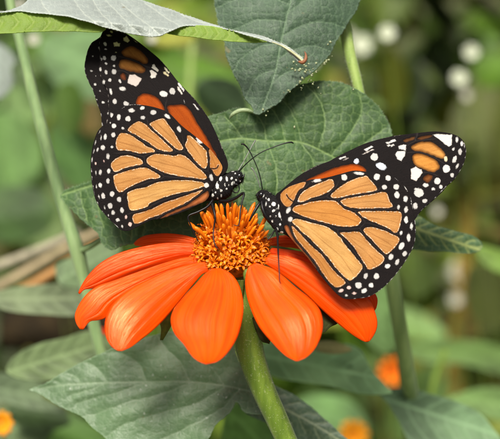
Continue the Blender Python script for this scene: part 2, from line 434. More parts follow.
ML['under'] = leaf_mat('leaf_under_backlit', (0.20, 0.30, 0.045), (0.36, 0.44, 0.10), 0.45, 0.5, 0.1, 0.3, 0.25, tcol=(0.45, 0.62, 0.06))  # under side colour, with light through the leaf added to its green

# big leaf behind both butterflies
k = crop(210, 60, 2.632); k2 = crop(0, 120, 3.125)
big = (k2((190, 235), (215, 213), (250, 203), (290, 190), (360, 150)) + [(150, 146), (185, 125)] + k((0, 147), (30, 138), (60, 129), (85, 127), (100, 128), (120, 138), (150, 131), (160, 101), (178, 86), (200, 76), (240, 62), (300, 55), (350, 62), (385, 76), (420, 100), (450, 134), (470, 165), (479, 195), (478, 225), (460, 262), (430, 300), (380, 340), (300, 380)) + [(300, 232), (272, 240), (230, 246), (190, 240), (160, 236)]
       + k2((440, 368), (420, 385), (380, 396), (345, 405), (320, 387), (308, 355), (275, 330), (240, 297), (210, 265)))
mid_big = [(352, 168), (331, 156), (301, 142.5), (267, 141), (233, 139), (180, 153), (120, 176), (62, 195)]
sec_big = [smooth(a, 6, False) for a in (
    [(301, 142), (296, 122), (286, 104), (276, 95)], [(318, 149), (325, 122), (318, 98), (305, 84)], [(331, 156), (352, 130), (362, 108), (358, 92)], [(340, 161), (366, 142), (386, 128)],
    [(267, 141), (262, 122), (252, 112)], [(243, 139), (232, 124), (224, 117)], [(267, 141), (275, 165), (277, 190), (272, 215)], [(301, 143), (312, 160), (316, 180)], [(245, 139), (243, 170), (238, 205)], [(215, 145), (205, 180), (200, 220)],
    [(165, 158), (150, 200), (142, 240)], [(125, 174), (118, 205), (122, 240)], [(100, 182), (98, 205), (104, 228)], [(80, 189), (82, 203), (88, 222)], [(140, 169), (136, 200), (131, 240)], [(130, 172), (120, 162), (112, 160)], [(285, 141), (280, 122), (268, 104)])]
leaf('sunflower_leaf', 'large veined green leaf standing upright behind both butterflies', big,
     lambda x, y: 9.5 + 0.030 * (200 - y) + 0.00035 * (x - 230)**2 * 0.4 + np.where(x < 130, (130 - x) * 0.05, 0), ML['big'], 1.0, mid_big, sec_big, 9.5, 0.55, 0.8, (0.7, 6.5), wav=0.45, retd=0.16, seed=2, fuzz=900)

# hanging leaf, top centre
k = crop(150, 0, 3.125)
hang = [(219, -45)] + k((203, 0), (206, 40), (215, 90), (233, 130), (240, 180), (255, 220), (283, 270), (300, 310), (318, 335), (326, 356), (342, 358), (365, 346), (400, 322), (435, 286)) + [(300, 83), (316, 69), (329, 55), (340, 36), (351, 18), (360, 2), (366, -20), (360, -45), (290, -60)]
sec_h = [smooth(a, 6, False) for a in ([(286, 22), (262, 20), (238, 28), (222, 36)], [(281, 44), (262, 46), (244, 56), (233, 72)], [(276, 70), (262, 74), (252, 84), (246, 98)], [(290, 5), (262, -5), (235, 0), (216, 8)],
                                          [(283, 36), (300, 26), (322, 22), (345, 28)], [(277, 60), (292, 50), (312, 46), (330, 52)], [(272, 84), (284, 74), (298, 70), (308, 72)], [(288, 12), (310, -2), (335, -6), (360, -2)])]
leaf('sunflower_leaf', 'blue-green leaf hanging tip down from above, chewed along its right edge', hang, lambda x, y: 6 + 0.06 * (110 - y) * 0.6 + 0.0006 * (x - 280)**2, ML['hang'], 1.0,
     [(293, -45), (291, 0), (287, 16), (280, 48), (275, 74), (262, 110)], sec_h, 7.0, 0.5, 0.6, (0.9, 5.0), wav=0.3, retd=0.14, seed=5, fuzz=1100)

# top-left leaf seen nearly edge on: silvery upper face, curled green lower face
up_ = [(-40, 16), (-8, 12), (8, 11), (22, 5), (34, -4), (80, -14), (125, -6), (150, 3.5), (170, 9.5), (192, 17.5), (214, 25), (236, 31), (256, 35), (277, 41.5), (290, 48), (299, 55), (303, 59), (305, 63), (300, 63), (293, 57), (284, 48), (270, 42), (246, 35), (224, 29), (204, 26), (184, 26.5), (168, 32.5), (160, 36), (144, 36), (128, 33.5), (106, 27.5), (86, 21.5), (64, 16), (35, 13), (16, 11.5), (-10, 14), (-40, 20)]
tl = leaf('sunflower_leaf', 'silvery leaf across the top with a curled bright green edge and reddish tip', up_,
          lambda x, y: -6.0 + np.clip((12 + 0.10 * np.maximum(x - 60, 0) - y), -6, 60) * 0.55 + 0.01 * (x - 100), ML['top'], 0.9, None,
          [smooth(a, 5, False) for a in ([(100, 26), (80, 10), (70, -10)], [(140, 34), (118, 14), (100, -6)], [(180, 27), (160, 14), (145, 4)], [(215, 27), (195, 21), (180, 14)], [(50, 14), (42, 4), (40, -5)], [(160, 34), (138, 18), (122, 4)], [(120, 31), (100, 12), (88, -8)])],
          5.5, 0.8, 0.9, (0.45, 3.5), wav=0.45, retd=0.12, seed=8, fuzz=1600)
def strip(poly, d0, slope, mid, seed):
    o = serrate(smooth(poly, 5), 0.3, 3.2, seed); q, F = sheet2d(o, 0.8)
    lines = autosec(np.array(mid, float), 9, 62, 16, 0.3)
    v = np.exp(-(segmin(lines, q) / 0.5)**2) * 0.7; e = voronoi_edge(q, 4.5, seed); r = np.exp(-(e / 0.6)**2)
    d = d0 - slope * (q[:, 1] - min(p[1] for p in poly)) - 0.25 * (1 - np.exp(-(segmin(lines, q) / 2.5)**2)) + 0.01 * (q[:, 0] - 100)
    ob = link('curled_edge', P(q[:, 0], q[:, 1], d), F, ML['under'], tl, attrs={'vein': v, 'ret': r * 0.6, 'edge': np.exp(-(segdist(o, q, True) / 0.8)**2)})
    solid(ob, 0.0002); tag(ob, 'curled under side of the leaf edge, its green brightened as if lit through'); return ob
strip([(-40, 20), (-10, 13.5), (16, 11), (35, 12.5), (64, 15.5), (86, 21), (106, 28), (103, 31.5), (96, 32.6), (80, 31.6), (64, 31.2), (32, 32), (0, 33.8), (-40, 36)], -5.6, 0.10, [(106, 28), (60, 22), (20, 21), (-40, 25)], 3)
strip([(167, 33), (182, 26.2), (204, 25.6), (224, 28.5), (246, 35), (268, 41.8), (258, 42.6), (246, 42.3), (214, 40), (190, 36.5), (178, 35.5)], -6.2, 0.10, [(268, 42), (225, 34), (195, 31), (168, 33)], 4)
v, f = ptube([(272, 42, -8.8), (282, 46, -8.9), (291, 51.5, -9.0), (299, 57.5, -9.2), (303, 61.5, -9.4)], [0.4, 0.8, 1.2, 1.4, 1.1], 6, 8)
tag(link('leaf_edge_rim', v, f, plain('pale_rim', (0.40, 0.40, 0.24), 0.5), tl), 'pale thickened rim near the leaf tip')
v, f = ptube([(298.5, 61.5, -9.2), (302.5, 62.5, -9.6), (305.5, 59.5, -9.7), (305.8, 54.5, -9.4), (304.5, 51.5, -9.2)], [0.9, 1.9, 1.8, 1.1, 0.3], 6, 8)
tag(link('leaf_tip', v, f, plain('red_tip', (0.20, 0.075, 0.032), 0.6), tl), 'dry reddish brown curled tip')

# leaf tip sticking out right, behind the right butterfly
k = crop(340, 200, 3.125)
leaf('sunflower_leaf', 'narrow dark green leaf with yellow midrib pointing out behind the spotted wing', [(388, 206), (405, 208)] + k((240, 45), (290, 75), (350, 95), (410, 110), (438, 128), (446, 143), (436, 158), (400, 168), (340, 163), (280, 160), (235, 155)) + [(395, 250), (386, 240)],
     lambda x, y: 22 + 0.05 * (x - 400) + 0.05 * np.abs(y - 228 - 0.34 * (x - 415)), ML['tipleaf'], 1.0, [(386, 217), (415, 228), (450, 240), (483, 251)],
     autosec(np.array([(386, 217), (415, 228), (450, 240), (483, 251.)]), 8, 50, 22), 6.0, 0.35, 1.5, (0.4, 5), wav=0.35, seed=11)

# lower left pale leaf
k = crop(0, 330, 3.846); k2 = crop(120, 320, 3.571)
low = (k((112, 230), (150, 215), (200, 190), (240, 165), (300, 131), (350, 106), (400, 86), (430, 70)) + [(125, 345), (150, 336), (175, 331), (205, 330), (228, 336)] + k2((405, 90), (435, 170), (465, 250), (490, 292)) + [(262, 404), (262, 414), (252, 414)] + k2((440, 325), (418, 293), (400, 322), (370, 352), (340, 375)) + [(208, 440), (190, 456), (150, 460), (118, 452)]
       + k((400, 412), (350, 370), (310, 328), (250, 305), (190, 270), (140, 238)))
mid_low = [(30, 389.5), (65, 385), (99, 383), (145, 381.8), (190, 381.6), (226, 386), (250, 391.5)]
sec_low = [smooth(a, 6, False) for a in ([(225, 386), (212, 368), (196, 352), (190, 338)], [(190, 382), (180, 362), (164, 346), (158, 336)], [(146, 382), (140, 366), (128, 356), (112, 352)], [(108, 383), (102, 373), (92, 364), (80, 362)], [(82, 384), (76, 377), (68, 373)], [(62, 386), (56, 381), (50, 380)],
                                            [(226, 386), (200, 402), (165, 412), (125, 424), (108, 436)], [(190, 382), (165, 393), (130, 402), (95, 414)], [(146, 382), (120, 392), (92, 399), (76, 404)], [(108, 383), (90, 390), (70, 396)], [(240, 389), (222, 408), (190, 426), (160, 440)])]
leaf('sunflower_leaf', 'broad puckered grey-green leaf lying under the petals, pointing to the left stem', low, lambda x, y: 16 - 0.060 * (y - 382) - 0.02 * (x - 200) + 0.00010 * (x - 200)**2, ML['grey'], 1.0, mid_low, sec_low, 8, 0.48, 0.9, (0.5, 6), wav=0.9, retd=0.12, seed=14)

# dark leaf under the main stem
leaf('sunflower_leaf', 'dark blue-green leaf with pale midrib running down behind the thick stem', [(236, 398), (248, 388), (262, 380), (276, 386), (292, 394), (309, 405), (324, 418), (340, 433), (356, 450), (310, 462), (290, 440), (268, 424), (247, 414)],
     lambda x, y: 26 + 0.05 * np.abs((y - 408) - 0.58 * (x - 284)), ML['bluedark'], 1.0, [(240, 389), (262, 398), (284, 408.5), (310, 422), (336, 438), (352, 450)],
     autosec(np.array([(240, 389), (284, 408.5), (336, 438), (352, 450.)]), 7, 45, 26), 6.5, 0.4, 0.9, (0.4, 6), wav=0.3, seed=17)

# crumbs and curled shred on the chewed edge
k = crop(280, 40, 4.167)
gz = Geo()
crumbs = k((65, 125), (80, 130), (95, 122), (110, 128), (125, 135), (138, 122), (155, 85), (150, 98), (100, 165), (118, 172), (130, 170), (140, 178), (160, 200), (70, 190), (35, 212), (170, 225), (185, 98), (200, 20), (210, 10), (60, 365), (305, 208)) + [(268, 112), (271, 107), (266, 116), (263, 110), (284, 93), (290, 92)]
crumbs += [(300 + 7 * RNG.normal(), 71 + 6 * RNG.normal()) for _ in range(18)] + [(331 - 32 * t_ + RNG.normal(), 56 + 36 * t_ + RNG.normal()) for t_ in RNG.random(16)]
crm = plain('crumb_pale', (0.46, 0.50, 0.30), 0.35, 0.5, 0.25, 900, 0.4)
for i, (x, y) in enumerate(crumbs):
    r = 0.35 + 1.0 * RNG.random()**2; a = RNG.random() * 3
    pts = [(x - r * math.cos(a), y - r * math.sin(a), 5.0), (x, y - 0.5, 4.3), (x + r * math.cos(a), y + r * math.sin(a), 5.2)]
    v, f = ptube(pts, [0.35 * r, 0.8 * r + .2, 0.3 * r], 3, 7); v = v + RNG.normal(0, 0.00006, v.shape); gz.add(v, f)
tag(link('leaf_crumbs', gz.V(), gz.f, crm), 'pale crumbs and webbing stuck along the chewed leaf edges', kind='stuff')
k = crop(150, 0, 3.125)
cu = k((248, 372, 7.5), (258, 358, 6.5), (280, 346, 6), (305, 345, 6), (324, 352, 7))
v, f = ptube(cu, [0.6, 1.8, 2.2, 2.0, 1.0], 6, 10)
tag(link('curled_shred', v, f, leaf_mat('leaf_shred', (0.34, 0.42, 0.24), None, 0.2)), 'pale curled shred of leaf beside the hanging leaf tip', 'leaf shred')

# ================================================================ STEMS
def to_ground(pts, dz=0.0):
    """world points of a px path carried on down to the soil"""
    q = smooth(pts, 8, False); w_ = P(q[:, 0], q[:, 1], q[:, 2]); rad = q[:, 3] * S * (D + q[:, 2] * 1e-3) / D
    e = w_[-1]; tg = w_[-1] - w_[-4]; tg /= np.linalg.norm(tg)
    ext = [e + tg * s + np.array([0, 0, -1]) * (s * s * 2.2) for s in (0.03, 0.08, 0.15, 0.25)]
    last = ext[-1]; n_ = 6
    ext += [last + (np.array([last[0] * 1.05, last[1] + 0.03, GROUND - 0.01]) - last) * (i / n_) for i in range(1, n_ + 1)]
    w2 = np.vstack([w_, ext]); r2 = np.r_[rad, np.linspace(rad[-1], rad[-1] * 1.5, len(ext))]
    return w2, r2

def hairs(gz, w_, rad, n, length, i0, i1, mi=1):
    for _ in range(n):
        i = RNG.integers(i0, i1); a = RNG.random() * 6.283; p = w_[i] + (w_[min(i + 1, len(w_) - 1)] - w_[i]) * RNG.random()
        d_ = RIGHT * math.cos(a) - FWD * math.sin(a) * 1.0; d_ = d_ / np.linalg.norm(d_)
        b = p + d_ * rad[i] * 0.96; L = length * (0.5 + RNG.random()); tip = b + (d_ + RNG.normal(0, .35, 3)) * L; s = np.cross(d_, UP) * 0.00003
        u_ = UP * 0.00003
        gz.add([b + s, b - s * .5 + u_, b - s * .5 - u_, tip], [(0, 1, 3), (1, 2, 3), (2, 0, 3)], mi)

def stem_thing(name, label, pts, mat, nh=0, hl=0.0006, branches=(), seg=16, ground=True, group=None, cat='stem'):
    w_, r_ = to_ground(pts) if ground else (None, None)
    gz = Geo()
    if ground: v, f = tube_geo(w_, r_, seg)
    else: v, f = ptube(pts[0:] and [p[:3] for p in pts], [p[3] for p in pts], 8, seg)
    gz.add(v, f)
    for b in branches:
        v, f = ptube([p[:3] for p in b], [p[3] for p in b], 6, 10); gz.add(v, f)
    if nh: hairs(gz, w_, r_, nh, hl, 0, 8 * (len(pts) - 1), 1)
    o = link(name, gz.V(), gz.f, None, mats=[mat, M['hair']], midx=gz.m)
    return tag(o, label, cat, group)

stem_thing('plant_stem', 'thin pale green stem rising past the leaf tip on the left', [(7, -25, 34, 4.6), (12, 10, 34, 4.8), (20, 40, 34, 5.0), (32, 90, 34, 5.4), (45, 140, 34, 5.8), (57, 185, 34, 6.2), (70, 228, 34, 6.6), (77, 250, 34, 7.6), (84, 280, 35, 6.4), (93, 320, 37, 6.2), (101, 352, 38, 6.0), (112, 392, 42, 6), (124, 450, 46, 6)],
           M['stem_grey'], 0, branches=[[(78, 252, 34, 3), (90, 247, 30, 2.6), (100, 241, 26, 2.2), (112, 234, 22, 1.8)]])
stem_thing('plant_stem', 'fuzzy lime green stem above the big leaf, behind the hanging leaf', [(340, -20, 17, 4.5), (343, 15, 17, 5.4), (346, 32, 17, 6.0), (350, 55, 17, 6.0), (355, 75, 17, 5.6), (361, 100, 17, 5), (372, 160, 22, 5), (384, 220, 40, 5), (390, 260, 55, 5)], M['stem_lime'], 900, 0.0006, ground=True)
stem_thing('plant_stem', 'blurred green stem rising behind the right petals to the spotted wing', [(383, 230, 45, 7), (390, 270, 46, 7.5), (396, 305, 48, 7.5), (402, 340, 52, 7.5), (408, 375, 60, 7.5), (415, 420, 84, 7.5), (422, 460, 90, 7.5)], stem_mat('stem_bright', (0.22, 0.33, 0.11), (0.32, 0.44, 0.16), 0.0))

# ================================================================ SUNFLOWER
stem_pts = [(241, 262, 1.5, 11), (244, 278, 2, 15), (246, 300, 2, 15.2), (247.5, 325, 2, 14.8), (249, 345, 2, 14), (254.5, 366, 2, 13), (264, 391, 2.5, 12), (275, 415, 3, 11.2), (285, 437, 3.5, 10.6), (298, 465, 4, 10.2)]
w_, r_ = to_ground(stem_pts)
FL = empty('mexican_sunflower', w_[-1] + np.array([0, 0, 0.01]), 'orange-red daisy-like flower on a thick green stem, carrying both butterflies', 'flower')
gz = Geo(); v, f = tube_geo(w_, r_, 28); gz.add(v, f); hairs(gz, w_, r_, 1500, 0.0005, 2, 72)
link('stem', gz.V(), gz.f, None, FL, mats=[M['stem'], M['hair']], midx=gz.m)

AX = UP * math.cos(math.radians(24)) - FWD * math.sin(math.radians(24))      # flower axis
AU = RIGHT; AV = np.cross(AX, AU)
C0 = P(231, 255.5, 0.5)
# disc core
gz = Geo(); R0, H0 = 0.0075, 0.0092
rings = 14; segs = 40; V = []
for i in range(rings + 1):
    a = -0.35 + (math.pi / 2 + 0.35) * i / rings
    rr = R0 * math.cos(a) if a > 0 else R0 * (1 - 0.9 * a * a); hh = H0 * math.sin(a)
    for s_ in range(segs):
        b = 2 * math.pi * s_ / segs; V.append(C0 + AX * hh + rr * (AU * math.cos(b) + AV * math.sin(b)))
F = [(i * segs + s_, i * segs + (s_ + 1) % segs, (i + 1) * segs + (s_ + 1) % segs, (i + 1) * segs + s_) for i in range(rings) for s_ in range(segs)]
link('disc', np.array(V), F, M['dome'], FL)

def floret_mesh(kind, seed):
    r = random.Random(seed); V = []; F = []; mi = []
    def ring(z, rad, n=10): 
        i0 = len(V)
        for k_ in range(n):
            a = 2 * math.pi * k_ / n; V.append((rad * math.cos(a), rad * math.sin(a), z))
        return i0
    def join(a, b, n=10, m=0):
        for k_ in range(n): F.append((a + k_, a + (k_ + 1) % n, b + (k_ + 1) % n, b + k_)); mi.append(m)
    mm = 1e-3
    if kind == 'bud':
        L = r.uniform(4.4, 6.8); prof = [(0, .32), (L * .3, .36), (L * .6, .46), (L * .8, .50), (L * .92, .36), (L, .08)]
        ids = [ring(z * mm, q * mm * r.uniform(.95, 1.05)) for z, q in prof]
        for a, b in zip(ids, ids[1:]): join(a, b)
        F.append(tuple(ids[-1] + k_ for k_ in range(10))); mi.append(0)
    else:
        L = r.uniform(2.0, 2.8); ids = [ring(z * mm, q * mm) for z, q in [(0, .40), (L * .5, .45), (L * .8, .66), (L, .85)]]
        for a, b in zip(ids, ids[1:]): join(a, b)
        # five pointed lobes curling back
        for k_ in range(5):
            a0 = 2 * math.pi * (k_ + r.uniform(-.08, .08)) / 5; n_ = 5; i0 = len(V); sz = r.uniform(.85, 1.2); tw = r.uniform(-.2, .2)
            for j in range(n_):
                tt = j / (n_ - 1); w2 = 0.36 * (1 - tt**1.5) + 0.02; out = .70 + 1.30 * sz * math.sin(tt * 1.5) * 0.9; z = L + 0.55 * math.sin(tt * 2.6) * sz - 0.55 * tt * tt
                for s_ in (-1, 0, 1):
                    x = out; y = s_ * w2 + tw * tt; zz = z - (0.12 if s_ == 0 else 0)
                    V.append(((x * math.cos(a0) - y * math.sin(a0)) * mm, (x * math.sin(a0) + y * math.cos(a0)) * mm, zz * mm))
            for j in range(n_ - 1):
                for s_ in (0, 1):
                    p = i0 + j * 3 + s_; F.append((p, p + 1, p + 4, p + 3)); mi.append(0)
        # anther column with two curled style arms
        i = [ring(z * mm, q * mm, 6) for z, q in [(L * .7, .22), (L + .55, .24), (L + .95, .10)]]
        join(i[0], i[1], 6, 1); join(i[1], i[2], 6, 1); 
        for s_ in (-1, 1):
            b = r.uniform(0, 3.1); i0 = len(V); 
            for j in range(4):
                tt = j / 3; x = s_ * (0.15 + 0.65 * math.sin(tt * 1.7)); z = L + .8 + .5 * math.sin(tt * 2.4)
                for e in (-.10, .10): V.append(((x * math.cos(b) - e * math.sin(b)) * mm, (x * math.sin(b) + e * math.cos(b)) * mm, z * mm))
            for j in range(3): F.append((i0 + 2 * j, i0 + 2 * j + 1, i0 + 2 * j + 3, i0 + 2 * j + 2)); mi.append(0)
    me = bpy.data.meshes.new('floret'); me.from_pydata(V, [], F)
    me.materials.append(M['bud' if kind == 'bud' else 'floret']); me.materials.append(M['anther'])
    me.polygons.foreach_set('material_index', mi); me.polygons.foreach_set('use_smooth', [True] * len(F)); me.update(); return me
TEMPL = {'bud': [floret_mesh('bud', i) for i in range(4)], 'open': [floret_mesh('open', 20 + i) for i in range(8)]}
NF = 165; fl = []
for i in range(NF):
    fr = (i + .5) / NF; b = i * 2.399963; ca = fr                       # 0 centre .. 1 rim
    el = math.asin(1 - ca * 1.02) if ca < .98 else 0.0
    n_ = AX * math.sin(el) + (AU * math.cos(b) + AV * math.sin(b)) * math.cos(el)
    p = C0 + AX * (H0 * math.sin(el) - 0.0006) + (AU * math.cos(b) + AV * math.sin(b)) * R0 * math.cos(el) * 0.97
    kind = 'bud' if fr < 0.24 or (fr < 0.55 and RNG.random() < .33) else 'open'
    dr = (n_ * 0.95 + AX * 0.5 + RNG.normal(0, .15, 3)) if kind == 'bud' else (n_ + AX * 0.28 + RNG.normal(0, .24, 3))
    dr /= np.linalg.norm(dr); fl.append((-(n_ @ FWD) + 0.45 * (n_ @ UP), p, dr, kind, b))
fl.sort(key=lambda a: -a[0])
mass = Geo()
for i, (_, p, dr, kind, b) in enumerate(fl):
    z = Vector(dr); q = z.to_track_quat('Z', 'Y').to_matrix().to_4x4(); scl = random.uniform(.9, 1.12) * (1.0 if kind == 'bud' else 0.98)
    mx = Matrix.Translation(Vector(p - np.array(FL['_w']))) @ q @ Matrix.Rotation(random.random() * 6.28, 4, 'Z') @ Matrix.Scale(scl, 4)
    me = random.choice(TEMPL[kind])
    if i < 98:
        o = bpy.data.objects.new('bud_floret' if kind == 'bud' else 'floret', me); COL.objects.link(o); o.parent = FL; o.matrix_local = mx
    else:
        mw = Matrix.Translation(Vector(np.array(FL['_w']))) @ mx
        mass.add([tuple(mw @ v_.co) for v_ in me.vertices], [tuple(p_.vertices) for p_ in me.polygons])
tag(link('floret_mass', mass.V(), mass.f, M['floret'], FL), kind='stuff')

# petals: two edge lines in the photo, a depth line, a curved cross section
def petal(name, L, R, d0, d1, mat, idx, bulge=1.6, groove=0.22, curl=1.3, nu=56, nv=30, label=None, thick=0.00028):
    L = resample(smooth(L, 6, False), nu); R = resample(smooth(R, 6, False), nu)
    u = np.linspace(0, 1, nu)[:, None]; v_ = np.linspace(0, 1, nv)[None, :]; x = 2 * v_ - 1
    px = L[:, :1] * (1 - v_) + R[:, :1] * v_; py = L[:, 1:] * (1 - v_) + R[:, 1:] * v_
    wd = np.linalg.norm(L - R, axis=1)[:, None] / np.linalg.norm(L - R, axis=1).max()
    d = d0 + (d1 - d0) * u**curl - bulge * wd * (1 - np.abs(x)**2.2) 
    nz = vnoise(np.stack([np.repeat(u[:, 0] * 3, nv), np.tile(v_[0] * 9, nu)], 1) + idx * 7.3, 1.0, idx).reshape(nu, nv)
    d = d + groove * wd * (np.exp(-((np.abs(x) - 0.42) / 0.07)**2) + 0.6 * np.exp(-(x / 0.05)**2)) * np.minimum(1, u * 4) + 0.3 * (nz - 0.5) * wd
    w_ = P(px, py, d).reshape(-1, 3); I = np.arange(nu * nv).reshape(nu, nv)
    F = np.stack([I[:-1, :-1], I[:-1, 1:], I[1:, 1:], I[1:, :-1]], -1).reshape(-1, 4)
    uvp = np.stack([np.repeat(u[:, 0], nv), np.tile(v_[0], nu), np.full(nu * nv, idx * 1.7)], 1)
    o = link(name, w_, F, mat, FL, vecs={'uvp': uvp}); solid(o, thick, 0.0)
    if label: o['label'] = label
    return o
a = crop(150, 255, 3.82)
petal('petal', a((238, 52), (205, 78), (172, 115), (130, 160), (92, 208), (80, 250), (94, 300), (130, 342), (162, 388), (190, 408), (212, 416)), a((268, 52), (300, 66), (325, 90), (345, 130), (356, 190), (351, 250), (330, 320), (292, 378), (255, 408), (216, 416)), -9.5, -27, M['petal'], 1, 2.2)
a = crop(235, 230, 3.14)
petal('petal', a((46, 112), (36, 135), (33, 175), (44, 230), (74, 300), (114, 350), (158, 394), (190, 411)), a((64, 103), (128, 128), (190, 180), (240, 220), (268, 256), (275, 308), (256, 364), (226, 398), (198, 411)), -9.0, -25, M['petal'], 2, 2.2)
a = crop(70, 225, 3.25); b = crop(150, 255, 3.82)
petal('petal', [(205, 262), (190, 264.5), (170, 270.5), (150, 279), (129, 290), (113.5, 303.5), (105.6, 320), (106, 336), (111, 345.5), (118, 350.8)], b((225, 62), (200, 72), (175, 100), (150, 130), (82, 213), (40, 260), (0, 297)) + [(143, 338), (131, 347), (121, 351)], -7.5, -19, M['petal'], 3, 1.8)
petal('petal', [(203, 256), (186, 257.5), (168, 262), (140, 271.5), (112, 281.5), (97, 286.5), (84, 297.5), (75.5, 313), (76, 322), (80, 329)], [(207, 263), (190, 267), (170, 273), (150, 282), (129, 294), (112, 309), (106, 317.5), (98, 320), (90, 321.2), (83, 329.5)], -3.5, -10, M['petal'], 4, 1.2)
petal('petal', [(199, 246), (186, 243.5), (170, 243), (147, 246), (120, 253), (101, 263), (88, 276), (81, 287), (78.5, 293)], [(203, 256), (186, 258), (168, 262.5), (140, 272), (112, 282.5), (98, 287), (90, 288.5), (84, 289.5), (79.5, 294)], -1.5, -5, M['petal_red'], 5, 1.3)
petal('petal', [(200, 240), (184, 235.5), (170, 233.8), (158, 234), (145, 236), (138, 239.5), (134, 243.5)], [(202, 249), (186, 247), (170, 246), (158, 245.5), (146, 246.5), (140, 246), (135, 245)], 4, 8, M['petal'], 6, 0.7)
a = crop(300, 260, 4.88)
petal('petal', [(262, 262), (272, 268), (288, 279), (306, 294), (321.5, 309)] + a((180, 305), (250, 360), (305, 393), (325, 399)), [(270, 254), (290, 257), (315, 266), (342, 281), (362, 294)] + a((342, 200), (362, 245), (376, 300), (370, 345), (345, 388), (330, 399)), -4.5, -7.5, M['petal'], 7, 1.6)
petal('petal', [(266, 254), (300, 266), (340, 284), (362, 302), (372, 311)], [(272, 248), (310, 254), (350, 273), (370, 288), (377, 298), (376, 308), (373, 312)], -0.5, -0.5, M['petal_red'], 8, 1.0)
petal('petal', [(262, 250), (285, 247), (310, 252), (336, 268), (352, 282)], [(262, 242), (280, 236), (305, 237), (330, 248), (350, 268), (354, 281)], 5, 9, M['petal_red'], 9, 0.8)
# sepals under the petals
petal('sepal', [(244.5, 270), (243.5, 275), (245, 281), (247.5, 285)], [(248.5, 268), (251, 274), (251, 280), (248.5, 285)], -8.8, -8.6, M['sepal'], 12, 0.8, 0.1)
a = crop(300, 260, 4.88)
petal('sepal', [(300, 300), (312, 316)] + a((105, 350), (118, 352)), [(306, 296), (322, 302)] + a((150, 270), (185, 305), (150, 325), (122, 352)), -2, -4, M['sepal_dark'], 13, 0.5, 0.1, label='dark withered sepal behind the right petals')
petal('sepal', [(252, 318), (256, 330), (262, 341), (268, 343)], [(262, 312), (268, 325), (271, 337), (269, 344)], -2, -3, M['sepal_dark'], 14, 0.5, 0.1)
petal('sepal', [(226, 330), (228, 300), (232, 280)], [(240, 330), (242, 300), (244, 280)], -1, -4, M['sepal'], 15, 0.5, 0.1)
petal('sepal', [(266, 250), (280, 252), (296, 256), (304, 262)], [(266, 246), (282, 247), (298, 252), (305, 261)], 2.5, 3, M['sepal'], 16, 0.4, 0.1)
petal('sepal', [(158, 318), (161, 328), (160, 340)], [(172, 300), (174, 318), (163, 340)], -1, 1, M['sepal'], 17, 0.4, 0.1)

# ================================================================ BUTTERFLIES
TAN = (0.47, 0.225, 0.070); TAN2 = (0.45, 0.195, 0.050); ROSE = (0.42, 0.135, 0.045); ORG = (0.33, 0.056, 0.003); BRN = (0.26, 0.105, 0.02); SMU = (0.16, 0.04, 0.012); GOLD = (0.52, 0.235, 0.055)
WHT = (0.58, 0.555, 0.54); CRM = (0.55, 0.53, 0.30); PNK = (0.70, 0.48, 0.44); BLU = (0.62, 0.66, 0.76); GRY = (0.30, 0.26, 0.24)
A = crop(80, 20, 6.25); B = crop(130, 60, 6.25); Cc = crop(80, 90, 6.25); Dd = crop(80, 160, 6.25); E = crop(140, 100, 6.25); Ff = crop(140, 150, 6.25); G = crop(180, 130, 6.25); K8 = crop(180, 180, 6.25)

def ell(cr, *items, col=WHT):
    """(x, y, rx, ry[, rot]) in crop units -> ellipses in photo pixels"""
    out = []
    for it in items:
        (x, y), = cr(it[:2]); kk = (cr((1, 0))[0][0] - cr((0, 0))[0][0])
        out.append((x, y, max(it[2] * kk, .55), max(it[3] * kk, .55), math.radians(it[4]) if len(it) > 4 else 0.0, col))
    return out

def fringe(poly, spacing, a=0.9, b=0.55, col=WHT, inset=0.4, every=None, seed=0):
    p = smooth(poly, 8, False); L = np.r_[0, np.cumsum(np.linalg.norm(np.diff(p, axis=0), axis=1))]; out = []; s = spacing * 0.5; r = random.Random(seed)
    while s < L[-1]:
        x = np.interp(s, L, p[:, 0]); y = np.interp(s, L, p[:, 1]); x2 = np.interp(s + .5, L, p[:, 0]); y2 = np.interp(s + .5, L, p[:, 1])
        out.append((x, y, a * r.uniform(.7, 1.4), b, math.atan2(y2 - y, x2 - x), col)); s += spacing * r.uniform(.7, 1.3)
    return out

